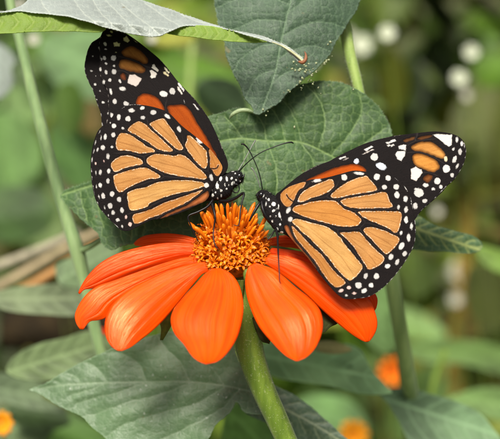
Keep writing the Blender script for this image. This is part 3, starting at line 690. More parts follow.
def wing(name, parent, outline, cells, spots, polys, strokes, root, dfun, step=0.6, label=None, fringes=(), relief=0.10):
    o = smooth(outline, 5); L = np.r_[0, np.cumsum(np.linalg.norm(np.diff(o, axis=0), axis=1))]
    q, F = sheet2d(o, step); n = len(q)
    cell = np.full(n, -9.0); ccol = np.zeros((n, 3)); pale = np.zeros(n)
    ccol[:] = TAN
    fold = np.zeros(n)
    c2 = np.full(n, -9.0); grw = np.zeros(n)
    for ce in cells:
        pts, col, pl = ce[:3]; gw = ce[3] if len(ce) > 3 else (0.85 if pl else 0.3)
        s_ = sdf(smooth(pts, 4), q); m = s_ > cell; c2 = np.where(m, cell, np.maximum(c2, s_)); cell = np.where(m, s_, cell); ccol[m] = col; pale[m] = pl; grw[m] = gw
        pa = np.array(pts, float); cm = pa.mean(0); ax = np.linalg.svd(pa - cm)[2][0]
        for off in ((0.0,) if pl else ()):
            rel_ = q - cm; along = rel_ @ ax; acr = rel_ @ np.array([-ax[1], ax[0]]) - off - 0.012 * along**2 * .3 + 0.5 * np.sin(along / 6)
            fold = np.maximum(fold, np.where(s_ > 0.8, np.exp(-(acr / 0.45)**2), 0) * np.clip((s_ - .5) / 2, 0, 1))
    craw = cell.copy()
    cell = np.minimum(cell + grw, (cell - c2) * 0.5 - 1.1) + 0.7 * (vnoise(q, 3.1, 21) - .5)
    soft = (pale == 0).astype(float); vline = np.exp(-((craw - c2) / 0.7)**2) * np.clip((c2 + 7) / 3, 0, 1) * (cell < 0)
    ccol = ccol * (0.93 + 0.14 * vnoise(q, 9, 5))[:, None]
    for pts, wd in strokes:
        cell = np.minimum(cell, segdist(smooth(pts, 5, False), q) - wd)
    spot = np.full(n, -9.0); scol = np.zeros((n, 3)); scol[:] = WHT
    for x, y, rx, ry, rot, col in list(spots) + list(fringes):
        dx = q[:, 0] - x; dy = q[:, 1] - y; c, s_ = math.cos(rot), math.sin(rot); ax = (dx * c + dy * s_) / rx; ay = (-dx * s_ + dy * c) / ry
        r = np.sqrt(ax * ax + ay * ay); v = (1 - r) * min(rx, ry) * (1 + 0.25 * (r > 1)); m = v > spot; spot = np.where(m, v, spot); scol[m] = np.array(col) * (0.74 + 0.26 * ((x * 7.31 + y * 3.77) % 1.0))
    for pts, col in polys:
        v = sdf(np.array(pts, float), q); m = v > spot; spot = np.where(m, v, spot); scol[m] = col
    spot = spot + 0.7 * (vnoise(q, 1.5, 31) - .5)
    rel = q - np.array(root); rad = np.hypot(rel[:, 0], rel[:, 1]) / 100.0; ang = np.unwrap(np.arctan2(rel[:, 1], rel[:, 0])) if False else np.arctan2(rel[:, 1], rel[:, 0])
    h = -relief * np.clip(cell / 2.5, -0.4, 0.6) + 0.10 * (vnoise(q, 18, 4) - .5)
    h += 0.09 * vline
    d = dfun(q[:, 0], q[:, 1]) - h
    ob = link(name, P(q[:, 0], q[:, 1], d), F, M['wing'], parent, attrs={'cell': cell, 'spot': spot, 'pale': pale, 'soft': soft, 'fold': fold, 'vline': vline}, vecs={'ccol': ccol, 'scol': scol, 'wuv': np.stack([ang, rad, np.zeros(n)], 1)})
    solid(ob, 0.00010, 0.0)
    if label: ob['label'] = label
    return ob

def body_mesh(parent, stations, spots, fur=0):
    st = smooth(stations, 8, False); n = len(st); seg = 40
    c = P(st[:, 0], st[:, 1], st[:, 2]); t = np.gradient(c, axis=0); t /= np.linalg.norm(t, axis=1)[:, None]
    V = []; PX = []
    for i in range(n):
        b = FWD - t[i] * (FWD @ t[i]); b /= np.linalg.norm(b); nn = np.cross(t[i], b)
        for k_ in range(seg):
            a = 2 * math.pi * k_ / seg; rr = st[i, 3] * S; V.append(c[i] + rr * math.cos(a) * nn + rr * 0.82 * math.sin(a) * b)
    V = np.array(V)
    rel = V - CAMLOC; z = rel @ FWD; px = 250 + (rel @ RIGHT) / z * D / S; py = 219.5 - (rel @ UP) / z * D / S
    q = np.stack([px, py], 1)
    nzv = vnoise(q, 1.6, 3) - .5
    V = V + (V - np.repeat(c, seg, 0)) * (0.10 * nzv)[:, None]
    F = [(i * seg + k_, i * seg + (k_ + 1) % seg, (i + 1) * seg + (k_ + 1) % seg, (i + 1) * seg + k_) for i in range(n - 1) for k_ in range(seg)]
    F += [tuple(range(seg))[::-1], tuple((n - 1) * seg + k_ for k_ in range(seg))]
    spot = np.full(len(q), -9.0)
    for x, y, rx, ry, rot, col in spots:
        dx = q[:, 0] - x; dy = q[:, 1] - y; cc_, s_ = math.cos(rot), math.sin(rot)
        r = np.hypot((dx * cc_ + dy * s_) / rx, (-dx * s_ + dy * cc_) / ry); spot = np.maximum(spot, (1 - r) * min(rx, ry) * (1 + .25 * (r > 1)))
    ob = link('body', V, F, M['body'], parent, attrs={'spot': spot})
    # short fur on the thorax
    gz = Geo(); ctr = np.repeat(c, seg, 0)
    for _ in range(fur):
        i = RNG.integers(seg * 3, int(len(V) * 0.45)); d_ = V[i] - ctr[i]; d_ /= np.linalg.norm(d_) + 1e-9; d_ = d_ + RNG.normal(0, .4, 3)
        L_ = 0.0005 * (0.6 + RNG.random()); s_ = np.cross(d_, [.3, .5, .8]) * 0.00003; u_ = np.cross(d_, s_); u_ *= 0.00003 / (np.linalg.norm(u_) + 1e-12)
        b = V[i]; gz.add([b + s_, b - s_ * .5 + u_, b - s_ * .5 - u_, b + d_ * L_], [(0, 1, 3), (1, 2, 3), (2, 0, 3)])
    if fur: link('fur', gz.V(), gz.f, M['limb'], ob)
    return ob

def ptpart(name, parent, pts, r, mat, n=6, seg=8, label=None):
    v, f = ptube(pts, r, n, seg); o = link(name, v, f, mat, parent)
    if label: o['label'] = label
    return o

def ball(name, parent, x, y, d, r, mat, sq=1.0):
    c = P(x, y, d); V = []; F = []; n1, n2 = 10, 16
    for i in range(n1 + 1):
        a = math.pi * i / n1
        for k_ in range(n2):
            b = 2 * math.pi * k_ / n2; V.append(c + r * S * (math.sin(a) * math.cos(b) * RIGHT + math.cos(a) * UP + sq * math.sin(a) * math.sin(b) * FWD))
    F = [(i * n2 + k_, i * n2 + (k_ + 1) % n2, (i + 1) * n2 + (k_ + 1) % n2, (i + 1) * n2 + k_) for i in range(n1) for k_ in range(n2)]
    return link(name, np.array(V), F, mat, parent)

# ---------------------------------------------------------------- left butterfly
LB = empty('butterfly', P(216, 185, -2), 'orange and black butterfly with raised wings, its wing tip touching the silvery leaf above', 'butterfly', 'butterflies feeding on the flower')
rootL = (215, 180)
def baseL(x, y): return -2 + 0.020 * (175 - y) + 0.00010 * (x - 215)**2 * 0.6
def gapL(x, y): return 2.2 - 1.5 * np.minimum(np.hypot(x - 215, y - 180) / 140, 1)
costa = [(107, 27.5), (113, 27), (121, 30.5), (128, 34.5), (140, 43), (150, 51), (160.4, 60), (169, 70), (178, 81.6), (186, 90), (194, 98.4), (203, 110), (210, 120.8), (215.5, 132), (221.6, 146), (228, 163.6), (226, 172)]
under_ = [(218, 178), (205, 176), (180, 160), (150, 145), (125, 140), (112, 134)]
nearmargin = [(106.5, 125), (108, 114), (108.5, 101), (107, 90), (102.5, 81), (100, 74), (99.2, 68), (100, 60), (99.5, 50), (99.6, 41), (102.4, 33)]
farmargin = [(103, 128), (101.6, 122), (100.8, 114), (96.8, 102.8), (92.8, 90), (89.6, 84), (85.6, 74.4), (84.5, 66.4), (86, 56.8), (88.2, 49), (92, 42.5), (100, 37), (103, 31)]
fcells = [(A((262, 205), (290, 175), (328, 165), (370, 190), (410, 225), (425, 262), (408, 275), (350, 255), (295, 235)), BRN, 0), (A((245, 275), (260, 250), (300, 245), (350, 262), (390, 290), (408, 316), (392, 330), (340, 325), (285, 312), (252, 298)), BRN, 0),
          (A((252, 345), (268, 332), (285, 350), (285, 373), (263, 368)), SMU, 0),
          (B((44, 245), (62, 222), (95, 210), (140, 222), (182, 248), (208, 288), (220, 325), (215, 400), (100, 340), (40, 275)), ORG, 0),
          (E((170, 45), (205, 34), (275, 32), (318, 74), (362, 152), (412, 228), (452, 300), (480, 350), (470, 372), (380, 335), (250, 255), (180, 140)), ORG, 0)]
fspots = (ell(A, (157, 150, 10, 14, -15), (160, 183, 8, 5), (153, 237, 11, 14, -15), (210, 238, 18, 18), (163, 273, 11, 8, 20), (213, 287, 8, 8), (127, 308, 9, 16), (163, 327, 9, 16, -15), (213, 323, 16, 18), (187, 375, 12, 12), (148, 390, 10, 16), (250, 383, 8, 13, -30), (190, 433, 10, 6), (265, 430, 22, 14, 10), (135, 245, 6, 10))
          + ell(A, (182, 97, 17, 8, 10), (197, 75, 12, 8, 20), (225, 203, 5, 3), col=CRM)
          + ell(Cc, (193, 10, 10, 20, -15), (178, 70, 4, 10), (217, 72, 14, 17), (288, 85, 19, 15, 30), (200, 160, 11, 20, -25), (175, 145, 5, 8), (170, 225, 5, 9))
          + ell(B, (210, 212, 28, 19, 25), (265, 195, 19, 22, -20)))
fpolys = [(A((297, 375), (310, 340), (345, 340), (388, 365), (368, 400), (350, 418), (318, 405), (295, 392)), (0.54, 0.46, 0.43)), (A((270, 112), (292, 100), (313, 130), (300, 142), (272, 132)), CRM), (A((330, 120), (350, 130), (362, 145), (346, 140)), CRM), (A((208, 142), (228, 136), (252, 148), (250, 166), (215, 166)), CRM),
          (B((138, 30), (150, 25), (182, 65), (175, 78), (135, 50)), (0.58, 0.54, 0.48)), (B((122, 65), (136, 60), (172, 85), (158, 112), (135, 118), (125, 106), (130, 93)), (0.62, 0.57, 0.53)),
          (B((207, 74), (220, 70), (245, 98), (238, 108), (210, 85)), (0.60, 0.52, 0.32)), (B((210, 42), (222, 45), (250, 80), (240, 86), (215, 60)), (0.62, 0.58, 0.42)),
          (B((298, 142), (309, 140), (342, 188), (335, 200), (302, 160)), WHT), (B((294, 165), (304, 166), (332, 212), (323, 218), (298, 185)), (0.62, 0.55, 0.50)), (B((394, 275), (404, 274), (433, 310), (426, 321)), WHT), (B((332, 250), (338, 250), (345, 270), (340, 274)), WHT)]
# rose vein across the large white patch, dark vein between the brown cells
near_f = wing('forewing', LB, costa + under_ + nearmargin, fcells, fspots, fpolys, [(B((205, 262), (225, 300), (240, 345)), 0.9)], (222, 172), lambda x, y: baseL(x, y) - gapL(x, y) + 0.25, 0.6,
              fringes=fringe(nearmargin, 8, 1.3, 0.5, GRY, seed=2) + fringe([(160, 59.5), (186, 89.5), (210, 120), (225, 155)], 3.2, 1.2, 0.28, GRY, seed=3))
fs2 = ell(A, (80, 225, 7, 7), (72, 318, 10, 7, 20), (95, 403, 9, 9, 20), (120, 175, 7, 9), (100, 350, 4, 4)) + ell(Cc, (125, 5, 8, 6), (145, 78, 10, 8, 30), (105, 60, 3, 4))
wing('forewing', LB, costa + under_ + farmargin, fcells, fspots + fs2, fpolys, [], (222, 172), lambda x, y: baseL(x, y) + gapL(x, y) - 0.2, 0.9, fringes=fringe(farmargin, 8, 1.5, 0.6, WHT, seed=5))

houtL = Cc((370, 92), (325, 91), (285, 101), (258, 118), (225, 140), (192, 180), (165, 212), (138, 233), (115, 260), (98, 300), (80, 370)) + [(91.2, 163), (91.5, 174), (92.8, 185.6), (95.2, 197), (100, 208), (106.4, 216), (114.4, 224), (121, 230), (128, 231), (133, 229), (151, 220.2), (161, 218.6), (180, 213), (197.6, 205), (207, 199.6), (210.5, 192), (214, 186), (218, 180), (221, 173), (222.4, 167.5), (220, 162), (215.2, 155.2), (208.8, 148), (202.4, 142.4), (192.8, 134.4), (181.6, 125.6), (168.8, 112.8), (159, 108.6), (148.8, 106)]
hcL = [(G((187, 125), (215, 160), (248, 195), (264, 230), (255, 262), (235, 282), (216, 272), (206, 248), (194, 235), (190, 190)), TAN2, .3),
       (E((300, 226), (320, 232), (370, 280), (405, 312), (418, 350), (418, 398), (405, 424), (370, 400), (320, 340), (287, 285), (300, 250)), TAN, 1), (E((65, 155), (110, 130), (145, 120), (175, 155), (215, 215), (245, 265), (265, 298), (255, 308), (225, 300), (185, 265), (130, 215)), TAN, 1),
       ([(139.2, 122), (148, 127.2), (160.8, 139.2), (170.4, 148), (172, 150.4), (167, 151), (157.6, 148), (148, 141.6), (140, 136.8), (134.4, 133.2), (128.8, 129.8), (133, 125)], TAN, 1),
       (Cc((255, 276), (295, 278), (350, 308), (410, 352), (462, 380), (430, 388), (375, 392), (330, 381), (280, 373), (240, 370), (228, 340), (235, 303)), TAN, 1),
       (Dd((205, 50), (200, 22), (240, -13), (290, -24), (340, -15), (385, 5), (388, 18), (350, 30), (280, 45), (220, 70)), TAN, 1),
       (Ff((45, 65), (65, 42), (110, 30), (180, 36), (215, 43), (245, 31), (290, 50), (350, 105), (400, 150), (414, 172), (390, 182), (340, 172), (260, 160), (200, 150), (150, 135), (85, 105), (55, 85)), TAN, 1),
       (Dd((215, 102), (235, 92), (320, 66), (400, 52), (440, 65), (488, 96), (496, 105), (470, 112), (420, 118), (360, 140), (300, 170), (250, 198), (226, 165)), TAN, 1),
       (Dd((297, 215), (310, 200), (350, 183), (410, 172)) + Ff((60, 222), (130, 200), (250, 192), (340, 195), (395, 208), (402, 222), (350, 243), (250, 266), (150, 295), (60, 330)) + Dd((420, 290), (350, 312), (315, 311), (305, 270)), (0.53, 0.285, 0.092), 1, .5),
       (Dd((340, 393), (330, 362), (340, 342), (400, 325), (470, 300)) + Ff((130, 342), (250, 300), (330, 272), (388, 250), (372, 270), (330, 300), (280, 333), (200, 368), (100, 410)) + Dd((440, 358), (380, 386), (356, 394)), TAN2, .7, .6),
       (Ff((424, 257), (430, 290), (400, 320), (330, 350), (240, 383), (160, 418), (130, 428), (150, 412), (220, 377), (290, 347), (350, 307), (400, 270)), ROSE, 0)]
hsL = (ell(Cc, (320, 128, 22, 14), (390, 112, 17, 13), (458, 140, 21, 16), (300, 180, 18, 18), (393, 173, 17, 13, 20), (242, 170, 13, 20), (213, 225, 16, 16), (268, 240, 10, 9), (158, 293, 10, 20), (208, 280, 14, 17), (132, 298, 5, 18), (143, 360, 14, 18), (200, 357, 10, 9, 40), (110, 372, 6, 14, 15), (175, 415, 12, 18), (190, 205, 4, 6))
       + ell(E, (170, 102, 22, 12, 35), (245, 183, 13, 22, -15), (370, 255, 26, 13, 45))
       + ell(Dd, (128, 77, 11, 20), (180, 70, 12, 18), (100, 85, 5, 18), (127, 158, 12, 18, -10), (175, 130, 12, 18), (103, 168, 4, 14), (145, 225, 13, 20, -10), (200, 213, 16, 18), (245, 248, 15, 18), (120, 232, 5, 16, -25), (188, 287, 16, 19), (155, 300, 5, 14, -20), (207, 330, 13, 16), (262, 313, 14, 19, -10), (180, 347, 6, 8), (237, 375, 13, 12), (264, 415, 9, 10))
       + ell(Dd, (288, 357, 10, 14), (313, 402, 12, 14), (98, 22, 6, 8), (150, 8, 6, 10), col=PNK)
       + ell(G, (195, 297, 13, 22, -15), (165, 345, 17, 17)))
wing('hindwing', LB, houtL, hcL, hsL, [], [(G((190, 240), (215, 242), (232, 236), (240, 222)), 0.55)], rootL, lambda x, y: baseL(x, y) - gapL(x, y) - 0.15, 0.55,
     fringes=fringe([(102, 128), (97, 137), (94, 150), (91.5, 165), (91.8, 178), (94, 193), (100, 208), (108, 218), (117, 226.5)], 9.5, 2.4, 0.6, WHT, seed=1) + fringe(Cc((258, 118), (285, 101), (325, 91), (372, 92)), 2.5, 1.5, 0.35, WHT, seed=7))
wing('hindwing', LB, [(x - 0.6, y - 0.4) for x, y in houtL], hcL, hsL, [], [], rootL, lambda x, y: baseL(x, y) + gapL(x, y) + 0.15, 1.0)
bsL = ell(G, (292, 252, 10, 12), (328, 253, 11, 9), (253, 303, 11, 17), (292, 306, 7, 16, -10), (233, 352, 11, 18), (323, 302, 7, 10, 20), (330, 332, 15, 9, -50), (365, 287, 6, 10, 20), (257, 378, 10, 9), (290, 367, 7, 7), (205, 408, 8, 12), (200, 372, 5, 9), (280, 340, 5, 8), (258, 412, 5, 9), (376, 320, 4, 5), (305, 345, 5, 6), (345, 272, 5, 5), (230, 318, 5, 6), (350, 312, 5, 7, -40), (268, 268, 5, 5)) + ell(K8, (212, 142, 6, 9), (235, 115, 5, 7), (222, 78, 5, 7))
body_mesh(LB, [(243.5, 176, -2, 1.2), (242, 176.5, -2, 4.0), (238.5, 177.5, -2, 6.6), (234.5, 178.5, -2, 7.6), (231, 180, -2, 8.2), (225, 183.5, -2, 12), (219.5, 187.5, -2, 13.2), (214, 191.5, -2, 10.5), (208, 194.5, -2, 6.5), (195, 197, -2, 5), (180, 202, -2, 4.4), (165, 207.5, -2, 3.6), (152, 212, -2, 2.6), (146, 214, -2, 0.8)], bsL, 900)
ball('eye', LB, 239.5, 176.2, -3.2, 2.8, M['eye'], 0.6)
ptpart('antenna', LB, [(239, 171.5, -2.5), (245, 165, -3), (253, 158, -3.4), (263, 151.5, -3.6), (274, 147, -3.6), (284, 143.5, -3.5), (291, 142.2, -3.3), (293.5, 143.3, -3.2)], [.65, .55, .5, .5, .55, .65, .85, .6], M['limb'])
ptpart('antenna', LB, [(238, 171, -1), (242, 164.5, -0.5), (247, 155.5, 0), (252, 146, .6), (255.5, 140.2, 1)], [.6, .5, .45, .5, .75], M['palelimb'], label='pale grey antenna held upright')
ptpart('proboscis', LB, [(237, 183, -3)] + [(235.8 + 3.6 * math.sin(a), 188.4 - 4.3 * math.cos(a), -3.2 - .1 * a) for a in np.linspace(0.2, 6.9, 14)], 0.62, M['limb'], 3)
ptpart('palp', LB, [(240, 178, -2.6), (243, 177, -2.8), (244.6, 174, -2.8)], [1.2, 1.2, .4], M['limb'])
ptpart('leg', LB, [(213, 200, -4), (207.3, 206.8, -5), (198, 212, -5.6), (188.2, 216.6, -6), (191, 226, -6), (195, 235, -6), (198.5, 242, -6)], [1.5, 1.4, 1.3, 1.0, .75, .65, .55], M['limb'], 5)
ptpart('leg', LB, [(212, 203, -4.5), (214, 211, -6), (215.2, 218, -7), (214, 227, -9), (213.2, 235, -10), (214.5, 243, -10.8), (217.6, 249.5, -11.3)], [1.6, 1.5, 1.2, .8, .7, .65, .5], M['limb'], 5)
ptpart('leg', LB, [(220, 201, -3.5), (228, 201, -5), (236, 197.8, -6), (243.6, 193.2, -7), (242, 202, -8.2), (240.4, 211, -9.3), (239.4, 222, -10), (238, 225.6, -10.2), (233.5, 225, -10.2)], [1.5, 1.6, 1.6, 1.3, .85, .75, .65, .5, .4], M['limb'], 5)
ptpart('leg', LB, [(219, 202, -3), (222.5, 204, -4), (224.3, 208.5, -5)], [1.3, 1.0, .6], M['limb'], 5)

# ---------------------------------------------------------------- right butterfly
a_ = crop(250, 150, 6.25); b_ = crop(310, 120, 6.25); c_ = crop(390, 120, 6.25); d_ = crop(350, 150, 6.25); e_ = crop(270, 200, 6.25); f_ = crop(340, 200, 6.25); g_ = crop(300, 240, 6.25); h_ = crop(240, 190, 6.25); R_ = crop(240, 120, 2.083)
RB = empty('butterfly', P(274, 212, -6), 'orange and black butterfly facing left with wings spread flat toward the right, over the petals', 'butterfly', 'butterflies feeding on the flower')
rootR = (282, 205)
def baseR(x, y): return -6.5 - 0.050 * (y - 208) + 0.00006 * (x - 300)**2
def gapR(x, y): return 2.2 - 1.5 * np.minimum(np.hypot(x - 282, y - 208) / 140, 1)
costR = [(276, 195)] + a_((185, 260), (300, 165), (400, 105), (500, 68)) + b_((150, 240), (250, 190), (350, 145), (500, 104)) + c_((100, 90), (200, 78), (290, 72), (380, 85), (430, 105), (462, 138), (475, 185), (468, 250), (442, 310), (402, 370), (360, 408)) + [(443, 191)]
foutR = costR + d_((500, 330), (462, 362), (430, 398), (405, 432)) + [(405, 222), (385, 215), (350, 205), (310, 200), (282, 208)]
fcR = [(b_((-30, 388), (60, 338), (140, 306), (210, 286), (265, 277), (320, 287), (350, 312), (335, 345), (250, 375), (100, 420), (0, 440)), (0.40, 0.066, 0.003), 0),
       (c_((132, 172), (160, 150), (220, 135), (270, 145), (315, 180), (345, 215), (335, 240), (305, 235), (250, 215), (190, 195), (150, 190)), GOLD, 0), (c_((140, 225), (170, 210), (220, 220), (280, 250), (308, 285), (300, 310), (265, 325), (210, 305), (160, 285), (145, 260)), (0.50, 0.21, 0.04), 0),
       (c_((207, 365), (240, 342), (264, 352), (250, 383), (225, 388)), (0.20, 0.07, 0.018), 0), (c_((85, 128), (125, 112), (160, 108), (150, 120), (110, 135), (88, 136)), (0.20, 0.09, 0.03), 0), (c_((165, 115), (210, 104), (262, 98), (240, 112), (190, 122)), (0.17, 0.075, 0.025), 0)]
fsR = (ell(c_, (418, 122, 10, 18), (448, 147, 9, 18), (397, 182, 9, 13, 20), (438, 198, 13, 22), (403, 247, 14, 25, 20), (420, 288, 9, 20, 30), (352, 305, 25, 26), (388, 345, 14, 15), (295, 382, 21, 22), (318, 417, 13, 14), (220, 407, 17, 12), (270, 432, 14, 10), (465, 165, 3, 9), (440, 330, 4, 10, 40), (170, 432, 20, 8))
       + ell(d_, (472, 220, 20, 14), (430, 268, 32, 28), (468, 318, 18, 14), (408, 350, 15, 23)) + ell(b_, (402, 232, 24, 25)) + ell(c_, (348, 243, 11, 20), col=(0.70, 0.55, 0.36)) + ell(b_, (290, 258, 18, 18), (445, 290, 35, 22, 25), col=BLU))
fpR = [(c_((262, 92), (300, 87), (388, 92), (388, 155), (370, 168), (345, 155), (310, 125)), (0.62, 0.59, 0.55)), (c_((50, 162), (75, 153), (101, 155), (98, 190), (55, 184)), WHT), (c_((30, 215), (45, 194), (98, 194), (98, 215), (72, 258), (45, 245)), WHT), (c_((130, 305), (160, 292), (200, 310), (205, 330), (165, 382), (130, 370)), (0.66, 0.58, 0.53)),
       (c_((0, 127), (30, 119), (42, 132), (10, 145), (0, 145)), WHT), (c_((0, 156), (20, 148), (28, 160), (5, 172)), WHT), (b_((470, 140), (500, 132), (505, 146), (478, 152)), WHT), (b_((478, 158), (500, 150), (508, 160), (490, 172)), (.6, .57, .54)),
       (b_((335, 185), (385, 160), (398, 168), (350, 196)), WHT), (b_((318, 217), (390, 180), (402, 186), (345, 213)), (0.52, 0.47, 0.44)), (b_((175, 240), (222, 222), (228, 233), (186, 251)), WHT), (b_((200, 250), (240, 232), (243, 240), (210, 256)), GRY)]
frR = fringe(c_((455, 130), (475, 185), (468, 250), (442, 310), (402, 370), (360, 405)) + d_((500, 332), (462, 364), (430, 400), (408, 432)), 7, 1.6, 0.45, WHT, seed=11)
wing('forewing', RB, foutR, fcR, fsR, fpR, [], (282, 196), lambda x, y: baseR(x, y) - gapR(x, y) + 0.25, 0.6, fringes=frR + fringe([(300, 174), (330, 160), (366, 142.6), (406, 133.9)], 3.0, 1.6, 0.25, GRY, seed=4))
wing('forewing', RB, [(x - 0.5, y + 0.8) for x, y in foutR], fcR, fsR, fpR, [], (282, 196), lambda x, y: baseR(x, y) + gapR(x, y) - 0.2, 1.1, fringes=frR)

houtR = a_((185, 330), (180, 295), (195, 268), (240, 232), (300, 210), (340, 198), (385, 184)) + b_((80, 365), (180, 340), (270, 317), (340, 322)) + d_((110, 140), (180, 138), (240, 150), (290, 180), (340, 225), (375, 285), (390, 345), (400, 420)) + [(415.2, 222), (415.6, 232), (414.4, 243.2), (410.4, 252.8), (404, 263.2), (399.2, 270), (391, 280), (380, 290.2), (368.8, 296.6), (357.6, 298.4), (345.6, 299), (338.4, 295.2), (330.4, 287.2), (319.2, 273.4), (308, 258), (300, 249), (292, 239.5), (286, 231.5), (283, 225), (281, 216), (279, 208)]
hcR = [(a_((195, 302), (200, 270), (245, 236), (300, 214), (343, 204), (333, 227), (300, 250), (280, 290), (260, 330), (243, 350), (222, 345), (203, 325)), TAN2, .3),
       (R_((122, 167), (128, 155), (145, 142), (170, 132), (191, 125), (194, 138), (180, 150), (150, 161), (128, 170)), TAN, 1), (R_((190, 158), (200, 148), (225, 131), (262, 118), (270, 125), (278, 135), (283, 146), (250, 152), (215, 159), (193, 161)), TAN, 1),
       (R_((210, 171), (222, 164), (260, 158), (302, 152), (310, 168), (316, 180), (290, 182), (245, 183), (222, 178)), TAN, 1), (R_((111, 187), (118, 180), (150, 172), (190, 169), (208, 176), (216, 186), (244, 198), (251, 210), (243, 219), (210, 220), (180, 213), (150, 205), (120, 194)), (0.48, 0.205, 0.048), 1),
       (f_((112, 80), (200, 75), (300, 75), (375, 80), (380, 110), (370, 160), (350, 203), (310, 178), (260, 152), (200, 128), (160, 108)), TAN, 1), (f_((150, 192), (180, 173), (230, 181), (300, 206), (365, 240), (345, 285), (320, 310), (287, 333), (250, 297), (200, 242)), TAN, 1),
       (f_((0, 209), (60, 205), (120, 206), (160, 250), (215, 310), (273, 360), (260, 392), (215, 418), (180, 430), (160, 400), (120, 340), (80, 280), (30, 230)), TAN, 1),
       (R_((109, 212), (118, 207), (145, 214), (180, 224), (205, 241), (215, 256), (239, 286), (254, 305), (247, 318), (235, 330), (228, 333), (205, 313), (180, 281), (150, 250)), (0.53, 0.29, 0.095), 1, .6),
       (e_((133, 168), (150, 170), (205, 234), (270, 300), (320, 343)) + g_((205, 190), (282, 266), (255, 286), (225, 292), (190, 263), (120, 172), (50, 80), (5, 28)) + e_((165, 250), (140, 200)), TAN2, .6, .6),
       (e_((92, 167), (105, 158), (124, 178), (145, 228), (185, 288), (240, 352), (296, 424), (283, 420), (220, 348), (140, 262), (102, 208)), ROSE, 0)]
hsR = (ell(d_, (168, 168, 20, 22, 30), (238, 175, 18, 18), (215, 232, 16, 16), (288, 230, 20, 17, 20), (293, 282, 17, 24), (347, 305, 15, 22), (302, 358, 9, 14), (350, 373, 14, 19), (350, 425, 10, 12), (290, 183, 13, 3, 45), (350, 243, 20, 3.5, 58), (383, 318, 4, 20))
       + ell(f_, (365, 45, 10, 15), (412, 60, 13, 21), (413, 125, 14, 24), (447, 165, 11, 24, 5), (382, 205, 10, 16, 15), (428, 235, 13, 27), (385, 287, 17, 26, 25), (405, 335, 14, 18, 30), (318, 355, 15, 20, 25), (357, 390, 12, 22, 20), (297, 413, 18, 15, -30))
       + ell(g_, (410, 225, 13, 20, 15), (477, 227, 18, 20), (365, 283, 22, 21, 30), (445, 283, 17, 16), (400, 317, 20, 14, -30), (290, 347, 13, 7)) + ell(g_, (305, 297, 15, 13), (257, 317, 18, 11, -15), (340, 333, 15, 9), col=PNK)
       + ell(h_, (303, 127, 13, 23, 25), (315, 183, 16, 17)) + ell(a_, (418, 192, 32, 12, -10), (304, 318, 8, 8, 30)) + ell(b_, (214, 358, 20, 22, -25), (308, 335, 38, 11, 5)) + ell(a_, (330, 200, 2, 2)))
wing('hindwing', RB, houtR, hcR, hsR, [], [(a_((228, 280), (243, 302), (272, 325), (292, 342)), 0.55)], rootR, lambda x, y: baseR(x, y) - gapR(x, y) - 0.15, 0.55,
     fringes=fringe([(410, 195), (413, 208), (415.2, 222), (415.6, 232), (414, 244), (410, 253.5), (404, 263.5), (398, 271.5), (391, 280), (380, 290.4), (369, 296.6), (357, 298.6), (347, 298.8)], 7.5, 2.0, 0.55, WHT, seed=6))
wing('hindwing', RB, [(x - 0.3, y - 0.5) for x, y in houtR], hcR, hsR, [], [], rootR, lambda x, y: baseR(x, y) + gapR(x, y) + 0.15, 1.1)
bsR = ell(h_, (250, 155, 11, 20), (208, 130, 8, 9), (202, 195, 6, 9), (265, 185, 8, 10), (250, 215, 6, 9), (232, 245, 8, 12), (260, 265, 10, 8), (210, 88, 14, 14), (247, 100, 9, 18), (180, 60, 7, 11), (145, 35, 6, 12), (195, 12, 12, 7), (230, 30, 14, 7), (163, 88, 5, 14), (222, 165, 5, 7), (185, 105, 5, 8), (228, 120, 5, 7), (190, 165, 5, 7), (238, 60, 6, 6), (163, 52, 4, 7))
body_mesh(RB, [(258.3, 191.5, -6.5, 1.0), (259.2, 192.5, -6.5, 3.2), (261, 194.3, -6.5, 5.6), (264, 197, -6.5, 7.0), (266.5, 199.5, -6.5, 7.8), (270, 204, -6.5, 10.3), (274, 211, -6.5, 11.3), (277, 218.5, -6.7, 9.6), (280, 225.5, -7, 6.8), (286, 229.5, -7.3, 5), (296, 236.5, -7.8, 4.4), (310, 248.5, -8.4, 3.8), (322, 260, -9, 2.9), (328, 266, -9.4, 0.9)], bsR, 900)
ball('eye', RB, 261.3, 194.8, -7.7, 2.7, M['eye'], 0.6)
ptpart('antenna', RB, [(262.3, 189, -7), (261, 181, -7), (258.6, 171.5, -7), (254, 160, -7), (249, 150, -7), (246, 146.2, -7), (242.8, 143.9, -7), (241, 144.6, -7)], [.65, .55, .5, .5, .55, .75, .9, .5], M['limb'])
ptpart('antenna', RB, [(260.5, 188.5, -6), (257.8, 180, -5.8), (254.5, 172.5, -5.6), (252.3, 168.6, -5.5), (251, 167.6, -5.5)], [.5, .45, .5, .75, .5], M['palelimb'], label='short dark grey antenna')
ptpart('palp', RB, [(259.5, 197.5, -7), (257.6, 196.5, -7.2), (257, 193, -7.2)], [1.1, 1.1, .4], M['limb'])
ptpart('leg', RB, [(276, 229, -8), (277.6, 236, -9.5), (277.7, 241, -10.6), (278, 247.6, -12), (278.5, 259, -14.0), (279.3, 272, -15.6), (279.6, 281, -16.3), (281, 284, -16.4)], [1.6, 1.4, 1.0, .95, .75, .65, .55, .4], M['limb'], 5)
ptpart('leg', RB, [(263, 203, -8), (260.3, 202.8, -9), (256.5, 208, -9.6), (252.5, 215, -10), (249.2, 221.5, -10)], [1.3, 1.5, 1.6, 1.3, .8], M['limb'], 5)
ptpart('leg', RB, [(261.5, 200.5, -9.0), (262.5, 208, -9.8), (265.5, 215.5, -10), (270, 222, -9.6)], [1.1, 1.7, 1.8, 1.2], M['limb'], 5)
ptpart('leg', RB, [(274.5, 230.5, -8.2), (271, 236, -9), (268, 240, -9.4)], [.9, .8, .5], M['limb'], 5)

